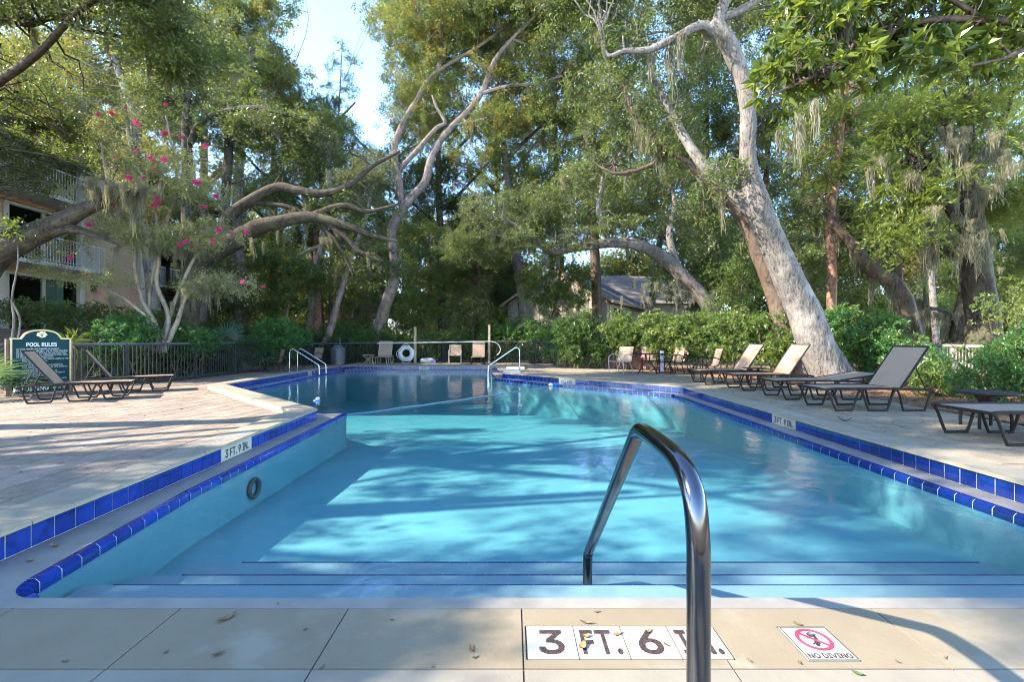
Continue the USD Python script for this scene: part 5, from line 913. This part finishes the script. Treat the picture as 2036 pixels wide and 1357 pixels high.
shrub('leafy_shrub', 'glossy dark green shrub right of the leaning oak trunk', [(1700, 690, 12.6, 60, 66, .8), (1765, 705, 12.0, 50, 60, .8), (1655, 650, 13.2, 40, 30, .6), (1810, 735, 11.2, 46, 40, .6)], 'shrub', ['leaf_shrub', 'leaf_bush'], lai=4.2, seed=11, scale=1.05)
shrub('leafy_shrub', 'low leafy shrub behind the tilted lounger back at right', [(1870, 760, 9.6, 60, 40, .5), (1935, 770, 9.0, 40, 34, .5)], 'shrub', ['leaf_shrub_pale', 'leaf_shrub'], lai=2.4, seed=12, scale=.9)
shrub('fine_leaved_bush', 'large fine leaved dark green bush at the right edge', [(1995, 745, 7.9, 78, 60, .7), (2070, 720, 7.7, 70, 70, .7)], 'small', ['leaf_shrub', 'leaf_bush'], lai=4.0, seed=13, scale=1.0)
shrub('pale_shrub', 'pale sunlit twiggy shrub above the right edge bush', [(2015, 620, 9.4, 50, 46, .5, 1.0)], 'small', ['leaf_shrub_pale'], lai=1.0, seed=14, scale=1.1)
shrub('building_hedge', 'clipped hedge in front of the brick building', [(60, 625, 15.5, 110, 22, .9), (190, 640, 15.8, 90, 24, .9), (290, 645, 16.2, 70, 22, .9)], 'small', ['leaf_shrub', 'leaf_dark'], lai=3.0, seed=15, cat_='hedge', scale=1.4, zb=.6)
tree('thin_sapling', 'thin sapling stem rising behind the rules sign', [[(22, 690, 12.5, 3), (28, 640, 12.5, 2.5), (24, 590, 12.5, 2), (36, 520, 12.6, 1.5), (30, 450, 12.8, 1)], [(24, 600, 12.5, 2), (40, 640, 12.5, 2), (30, 700, 12.5, 1.5)]], [(34, 470, 12.8, 26, 30, .4, .7)], leaf='leaf_oak', bk='bark_grey', seed=19, base=(P(22, 690, 12.5)[0], 12.5, .5))

# ------------------------------------------------------------------ trees beyond
SKY = Polygon([(568, -200), (735, -200), (735, 0), (735, 60), (765, 130), (772, 190), (735, 240), (690, 215), (640, 200), (612, 150), (590, 60)])
bg = [(-120, 30, 'leaf_oak', 'yellow green oak behind the brick building at the far left'), (30, 34, 'leaf_oak_gold', 'golden green oak above the upper left balcony'), (150, 27, 'leaf_oak_gold', 'sunlit oak crown behind the pink blossoms'), (290, 33, 'leaf_oak', 'oak rising behind the dark upright stems at left'), (400, 27, 'leaf_oak', 'oak with green crown above the long oak arms'), (545, 36, 'leaf_dark', 'dark oak below the sky gap'), (640, 32, 'leaf_dark', 'shaded oak behind the cabbage palms'), (765, 38, 'leaf_oak_grey', 'greyish oak directly behind the forked oak'), (880, 31, 'leaf_dark', 'dense dark oak right of the forked oak'), (985, 36, 'leaf_oak_grey', 'pale limbed oak left of the cottage'), (1045, 26, 'leaf_dark', 'dark trunked oak in front of the cottage gable'), (1120, 33, 'leaf_oak', 'oak crown above the cottage roof ridge'), (1187, 25, 'leaf_oak_grey', 'oak with dark trunk before the cottage window'), (1290, 37, 'leaf_oak', 'oak behind the arching trunk'), (1400, 30, 'leaf_dark', 'dark oak behind the grey limb of the leaning oak'), (1500, 34, 'leaf_oak_grey', 'grey green oak behind the upper leaning trunk'), (1600, 27, 'leaf_oak', 'oak between the leaning oak and the reddish cedar'), (1715, 31, 'leaf_oak', 'oak behind the reddish cedar'), (1830, 28, 'leaf_oak', 'oak behind the gnarled oak'), (1960, 32, 'leaf_oak_gold', 'sunlit oak beyond the right edge fence'), (2100, 27, 'leaf_oak', 'oak at the far right edge of the view')]
rb = np.random.default_rng(5)
for i, (px, Y, lf, lab) in enumerate(bg):
    lean = rb.uniform(-40, 40); gy = HY + F * EYE / Y
    limbs = [[(px, gy + 4, Y, 14 * 25 / Y), (px + lean * .2, 600, Y, 12 * 25 / Y), (px + lean * .6, 480, Y, 11 * 25 / Y), (px + lean, 360, Y, 9 * 25 / Y), (px + lean * 1.3, 220, Y, 6 * 25 / Y), (px + lean * 1.2, 100, Y, 3 * 25 / Y)]]
    limbs[0] = [q for q in limbs[0] if q[1] > 300 or not SKY.buffer(60).contains(Point(q[0], q[1]))]
    for _ in range(3):
        t = rb.uniform(.2, .8); y0 = 520 - 300 * t; sgn = rb.choice([-1, 1]); limbs.append([(px + lean * (.5 + .6 * t), y0, Y, 6 * 25 / Y), (px + lean + sgn * 45, y0 - 40, Y, 4 * 25 / Y), (px + lean + sgn * 100, y0 - 60 - rb.uniform(0, 60), Y, 2.5 * 25 / Y)])
    bl = []
    for row in np.arange(-40, 650, 80):
        for col in (-48, 38):
            x, y = px + col + rb.uniform(-60, 60), row + rb.uniform(-35, 35)
            if SKY.buffer(42).contains(Point(x, y)) or rb.uniform() < .05: continue
            if 985 < x < 1330 and y > 470: continue
            if 0 < x < 370 and y > 300 and Y > 20: y -= 80
            bl.append((x, y, Y + rb.uniform(-3, 3), rb.uniform(55, 85), rb.uniform(40, 60), 1.8))
    tree('background_oak', lab, limbs, bl, kind='far', leaf=[lf, 'leaf_oak'] if lf != 'leaf_oak' else ['leaf_oak', 'leaf_oak_grey'], bk=('bark_brown', 'bark_grey', 'bark_dark')[i % 3], seed=100 + i, lai=1.12, scale=Y / 34, twigs=2, moss=14 if Y < 30 else 6, sides=8, gap=.47)
tree('understory_tree', 'bushy understory tree behind the fan palms', [[(575, 720, 24.2, 5), (569, 640, 24.2, 4), (583, 560, 24.2, 3), (577, 480, 24.2, 2)]], [(560, 520, 24, 50, 45, 1.0), (610, 570, 24, 45, 45, 1.0), (540, 590, 24.5, 40, 35, 1.0)], leaf=['leaf_shrub','leaf_oak'], bk='bark_brown', seed=200, lai=1.8, scale=1.15, twigs=5, gap=.42)
tree('understory_tree', 'leafy understory tree between the slim leaning tree and forked oak', [[(705, 720, 26.0, 5), (699, 640, 26.0, 4), (713, 560, 26.0, 3), (707, 480, 26.0, 2)]], [(700, 560, 26, 40, 50, 1.0), (715, 620, 26, 45, 40, 1.0), (680, 500, 26.5, 40, 35, 1.0)], leaf=['leaf_oak','leaf_oak_grey'], bk='bark_brown', seed=201, lai=1.8, scale=1.15, twigs=5, gap=.42)
tree('understory_tree', 'dark leafy understory tree right of the forked oak base', [[(850, 720, 25.8, 5), (844, 640, 25.8, 4), (858, 560, 25.8, 3), (852, 480, 25.8, 2)]], [(840, 480, 26, 55, 45, 1.0), (850, 560, 25.5, 60, 50, 1.0), (830, 630, 25.5, 50, 35, 1.0), (900, 530, 26, 40, 50, 1.0)], leaf=['leaf_shrub','leaf_oak'], bk='bark_brown', seed=202, lai=1.8, scale=1.15, twigs=5, gap=.42)
tree('understory_tree', 'understory tree left of the cottage', [[(945, 720, 25.0, 5), (939, 640, 25.0, 4), (953, 560, 25.0, 3), (947, 480, 25.0, 2)]], [(930, 560, 25, 45, 50, 1.0), (960, 620, 25, 45, 35, 1.0), (975, 510, 25.5, 40, 40, 1.0), (900, 620, 25, 40, 35, 1.0)], leaf=['leaf_oak','leaf_oak_grey'], bk='bark_brown', seed=203, lai=1.8, scale=1.15, twigs=5, gap=.42)
tree('understory_tree', 'small leafy tree covering the cottage gable wall', [[(1105, 720, 23.7, 5), (1099, 640, 23.7, 4), (1113, 560, 23.7, 3), (1107, 480, 23.7, 2)]], [(1080, 560, 23.6, 45, 45, 1.0), (1120, 600, 23.5, 45, 40, 1.0), (1100, 520, 24, 40, 30, 1.0), (1150, 570, 23.8, 28, 40, 1.0)], leaf=['leaf_shrub','leaf_oak'], bk='bark_brown', seed=204, lai=1.8, scale=1.15, twigs=5, gap=.42)
tree('understory_tree', 'leafy tree hung with moss right of the arching trunk', [[(1425, 720, 23.2, 5), (1419, 640, 23.2, 4), (1433, 560, 23.2, 3), (1427, 480, 23.2, 2)]], [(1400, 480, 23.5, 50, 40, 1.0), (1440, 560, 23, 50, 50, 1.0), (1370, 430, 24, 40, 30, 1.0)], leaf=['leaf_oak','leaf_oak_grey'], bk='bark_brown', seed=205, lai=1.8, scale=1.15, twigs=5, gap=.42)
tree('understory_tree', 'leafy tree filling the gap under the brown oak', [[(1470, 720, 18.2, 5), (1464, 640, 18.2, 4), (1478, 560, 18.2, 3), (1472, 480, 18.2, 2)]], [(1480, 560, 18, 45, 50, 1.0), (1450, 610, 18, 40, 30, 1.0), (1500, 480, 18.5, 30, 40, 1.0)], leaf=['leaf_shrub','leaf_oak'], bk='bark_brown', seed=206, lai=1.8, scale=1.15, twigs=5, gap=.42)
tree('understory_tree', 'green understory tree between the brown oak and the reddish cedar', [[(1620, 720, 19.2, 5), (1614, 640, 19.2, 4), (1628, 560, 19.2, 3), (1622, 480, 19.2, 2)]], [(1620, 520, 19, 40, 50, 1.0), (1600, 590, 19, 45, 40, 1.0), (1640, 450, 19.5, 40, 40, 1.0), (1690, 600, 19, 40, 35, 1.0)], leaf=['leaf_oak','leaf_oak_grey'], bk='bark_brown', seed=207, lai=1.8, scale=1.15, twigs=5, gap=.42)
tree('understory_tree', 'bright understory tree behind the gnarled trunk', [[(1760, 720, 19.5, 5), (1754, 640, 19.5, 4), (1768, 560, 19.5, 3), (1762, 480, 19.5, 2)]], [(1740, 610, 19, 45, 40, 1.0), (1870, 560, 21, 50, 50, 1.0), (1900, 470, 22, 50, 50, 1.0), (1720, 540, 19.5, 40, 40, 1.0)], leaf=['leaf_shrub','leaf_oak'], bk='bark_brown', seed=208, lai=1.8, scale=1.15, twigs=5, gap=.42)
ug = Thing('undergrowth', None, None, (0, 26, 0), kind='stuff'); ru = np.random.default_rng(8); up = []
for _ in range(150):
    px, Y = ru.uniform(350, 1750), ru.uniform(24.5, 40)
    if 985 < px < 1330 and Y > 24: continue
    up.append(blob_points((*P(px, 0, Y)[:2], ru.uniform(.3, 1.0)), (1.3, 1.0, ru.uniform(.8, 1.6)), 26, ru, .3))
up = np.vstack(up); scatter(ug, 'leaf_mass', 'far', up[up[:, 2] > 0], ['leaf_dark', 'leaf_oak', 'leaf_shrub'], (.7, 1.1), .5, ru)

dw = Thing('distant_woods', None, None, (0, 60, 0), kind='stuff'); rd_ = np.random.default_rng(18); up = []
for _ in range(330):
    Y = rd_.uniform(44, 78); px = rd_.uniform(-250, 2300); h = rd_.uniform(3, 17); up.append(blob_points((*P(px, 0, Y)[:2], h * rd_.uniform(.3, 1)), (3.6, 2.5, 2.6), 60, rd_, .36))
up = np.vstack(up); scatter(dw, 'leaf_mass', 'far', up[up[:, 2] > 0], ['leaf_oak', 'leaf_oak_grey', 'leaf_oak_gold'], (1.5, 2.4), .5, rd_)
# trees outside the frame on the sunny side, whose crowns throw the dappled shade
for k, (x, y, h, r, lab) in enumerate([(-13.5, 2.5, 9.0, 4.2, 'oak standing left of the pool outside the photo'), (-15.5, -3.0, 9.5, 4.4, 'oak standing left behind the photographer'), (-12.2, 5.0, 14.0, 4.6, 'very tall oak outside the photo whose crown shades the right deck')]):
    rng = np.random.default_rng(600 + k); th = Thing('shade_oak', lab, 'tree', (x, y, 0)); tp = np.array([x + .6, y + .2, h])
    th.part('trunk', tube(spline([(x, y, -.2), (x - .2, y, h * .35), (x + .3, y + .2, h * .7), tp], 6), np.linspace(.38, .10, 19), 12, .15, k), 'bark_grey', smooth=True)
    pos = []
    for _ in range(11):
        c = np.array([x, y, h * .78]) + rng.normal(size=3) * [r * .5, r * .5, 1.1]; pos.append(blob_points(c, (1.25, 1.25, .8) if k < 2 else (1.6, 1.6, 1.0), 34 if k < 2 else 85, rng, .50 if k < 2 else .42)); th.part('limb', tube(spline([(x + .1, y, h * .45), (np.array([x, y, h * .6]) + c) / 2, c], 5), np.linspace(.12, .03, 11), 6), 'bark_grey', smooth=True)
    if k == 0:
        for c, rr_, n_ in (((-14.2, -.5, 8.0), (1.3, .8, .7), 110), ((-15.2, 1.4, 6.3), (1.1, .6, .5), 50)):
            c = np.array(c); pos.append(blob_points(c, rr_, n_, rng, .36)); th.part('limb', tube(spline([(x, y, h * .5), (np.array([x, y, h * .75]) + c) / 2, c], 5), np.linspace(.09, .02, 11), 6), 'bark_grey', smooth=True)
    if k == 2:
        for c, rr_, n_ in (((-8.3, 4.9, 10.5), (1.5, 1.3, .9), 210), ((-8.1, 2.5, 10.4), (1.3, 1.0, .8), 150)):
            c = np.array(c); pos.append(blob_points(c, rr_, n_, rng, .36)); th.part('limb', tube(spline([(x, y, h * .55), (np.array([x, y, h * .8]) + c) / 2, c], 5), np.linspace(.12, .02, 11), 6), 'bark_grey', smooth=True)
    pos = np.vstack(pos); gx, gy = pos[:, 0] + 1.48 * (pos[:, 2] + .19), pos[:, 1] + .30 * (pos[:, 2] + .19)
    pos = pos[~((gx > -.45) & (gx < 2.35) & (gy > .8) & (gy < 3.0))]          # the crowns leave a gap here
    scatter(th, 'crown', 'oak', pos, ['leaf_oak', 'leaf_oak_grey'], (.9, 1.3), .6, rng)

# ------------------------------------------------------------------ fallen leaves
def fallen(Ln, W, curl, seed):
    rng = np.random.default_rng(seed); v, f = [], []
    n = 7
    for i in range(n):
        t = i / (n - 1); w = W * math.sin(math.pi * min(.97, .04 + t * .93)) ** .8 * .5; z = curl * Ln * (t - .5) ** 2 * 2
        for j in (-1, 0, 1): v.append(((t - .5) * Ln, j * w, z + abs(j) * curl * W * .5 + rng.uniform(0, .001)))
    for i in range(n - 1):
        for j in range(2): k = 3 * i + j; f += [(k, k + 3, k + 4), (k, k + 4, k + 1)]
    a = trimesh.Trimesh(v, f, process=False); b = a.copy(); b.vertices = b.vertices + [0, 0, -.0008]; b.invert(); return cat([a, b])
def put_leaf(label, px, py, z, Ln, W, a, mt, curl=.5, group=None):
    c = G(px, py, z); m = moved(fallen(Ln, W, curl * .45, int(px)), (0, 0, .002), a); m.apply_translation([c[0], c[1], z - m.bounds[0, 2] + .0022]); single('fallen_leaf', m, mt, label, 'leaf', group, smooth=True)
zf = LEDGE_Z
put_leaf('large brown oval leaf on the left front deck panel', 450, 1232, zf, .085, .036, 1.0, 'dry_leaf')
put_leaf('small brown curled leaf near the bottom, left of the front joint', 433, 1304, zf, .05, .022, .7, 'dry_leaf', .8)
put_leaf('brown leaf on the deck panel just left of the 3 FT tile', 937, 1292, zf, .05, .02, -1.4, 'dry_leaf')
put_leaf('thin brown leaf fragment lying above the 3 FT 6 IN tiles', 1166, 1241, zf, .06, .014, -.2, 'dry_leaf', .7)
put_leaf('orange leaf lying on the letter F of the deck marker', 1158, 1289, zf + .0015, .05, .030, 1.0, 'dry_leaf_orange', .9)
put_leaf('small orange leaf on top of the FT tile', 1165, 1268, zf + .0015, .034, .02, .3, 'dry_leaf_orange', .9)
put_leaf('tan pod shaped leaf at the corner of the FT and 6 tiles', 1228, 1263, zf + .0015, .05, .016, .55, 'dry_leaf_orange', .5)
put_leaf('tan leaf beside the number 6 tile top edge', 1290, 1258, zf + .0015, .04, .016, .9, 'dry_leaf', .6)
put_leaf('thin brown leaf between the 6 and IN tiles', 1325, 1284, zf + .0015, .03, .01, -.9, 'dry_leaf')
put_leaf('brown leaf at the pool edge right of the handrail', 1586, 1243, zf, .035, .022, -.9, 'dry_leaf')
put_leaf('black curled leaf on the red circle of the no diving tile', 1608, 1266, zt, .035, .02, .6, 'bin_dark', 1.2)
put_leaf('green leaf on the deck below the no diving tile', 1705, 1342, zf, .04, .02, -.6, 'green_leaf')
put_leaf('brown leaf on the white gutter at the far front left', 110, 1088, LEDGE_Z, .06, .028, .1, 'dry_leaf', .9)
put_leaf('brown leaf on the gutter below the left cobalt tiles', 60, 1118, LEDGE_Z, .05, .02, .3, 'dry_leaf', .9)
put_leaf('dark curled leaves on the right deck near the 3 FT 9 IN coping', 1680, 838, 0.0, .16, .05, -.4, 'bin_dark', 1.2)
gl = 'small dry leaves scattered on the front deck'
for px, py in ((607, 1254), (945, 1309), (130, 1318), (640, 1330), (1187, 1219), (553, 1203), (1490, 1316), (1590, 1320), (1880, 1310), (1785, 1318), (330, 1300), (780, 1235), (860, 1328)): put_leaf('small dry brown leaf on the pale front deck', px, py, zf, R.uniform(.018, .034), R.uniform(.007, .012), R.uniform(0, 3), 'dry_leaf', .6, gl)
lt = Thing('leaf_litter', None, None, (0, 8, 0), kind='stuff')
n = 420; x = R.uniform(-11, -3.6, n); y = 2.5 + 9.0 * R.uniform(0, 1, n); b = np.column_stack([x, y, left_z(x, y) + .004]); k = np.array([DECK_L.contains(Point(*q[:2])) for q in b]); b = b[k]
x2 = R.uniform(4.6, 7.0, 420); y2 = 3.5 + 13 * R.uniform(0, 1, 420); b2 = np.column_stack([x2, y2, 0 * x2 + .004]); k = np.array([DECK_R.contains(Point(*q[:2])) for q in b2]); b = np.vstack([b, b2[k]])
d = np.column_stack([R.normal(size=(len(b), 2)), np.zeros(len(b))]); lt.part('deck_leaves', leafset(b, d, .055, .016, R, .2, -.05), 'litter_look', kind='stuff')
nb = 5000; x = np.concatenate([R.uniform(6.9, 10.5, nb), R.uniform(-13, -9.3, nb)]); y = np.concatenate([R.uniform(4, 18, nb), R.uniform(8.6, 22, nb)]); zl = np.concatenate([np.full(nb, -.02), np.where(x[nb:] < -10.9, mound_z(x[nb:], y[nb:]), -.15) + .01]); bb = np.column_stack([x, y, zl])
k = np.array([not DECK_L.contains(Point(*q[:2])) for q in bb]); bb = bb[k]
lt.part('bed_litter', leafset(bb, np.column_stack([R.normal(size=(len(bb), 2)), R.uniform(0, .5, len(bb))]), .11, .02, R, .2, 0), 'litter_look', kind='stuff')
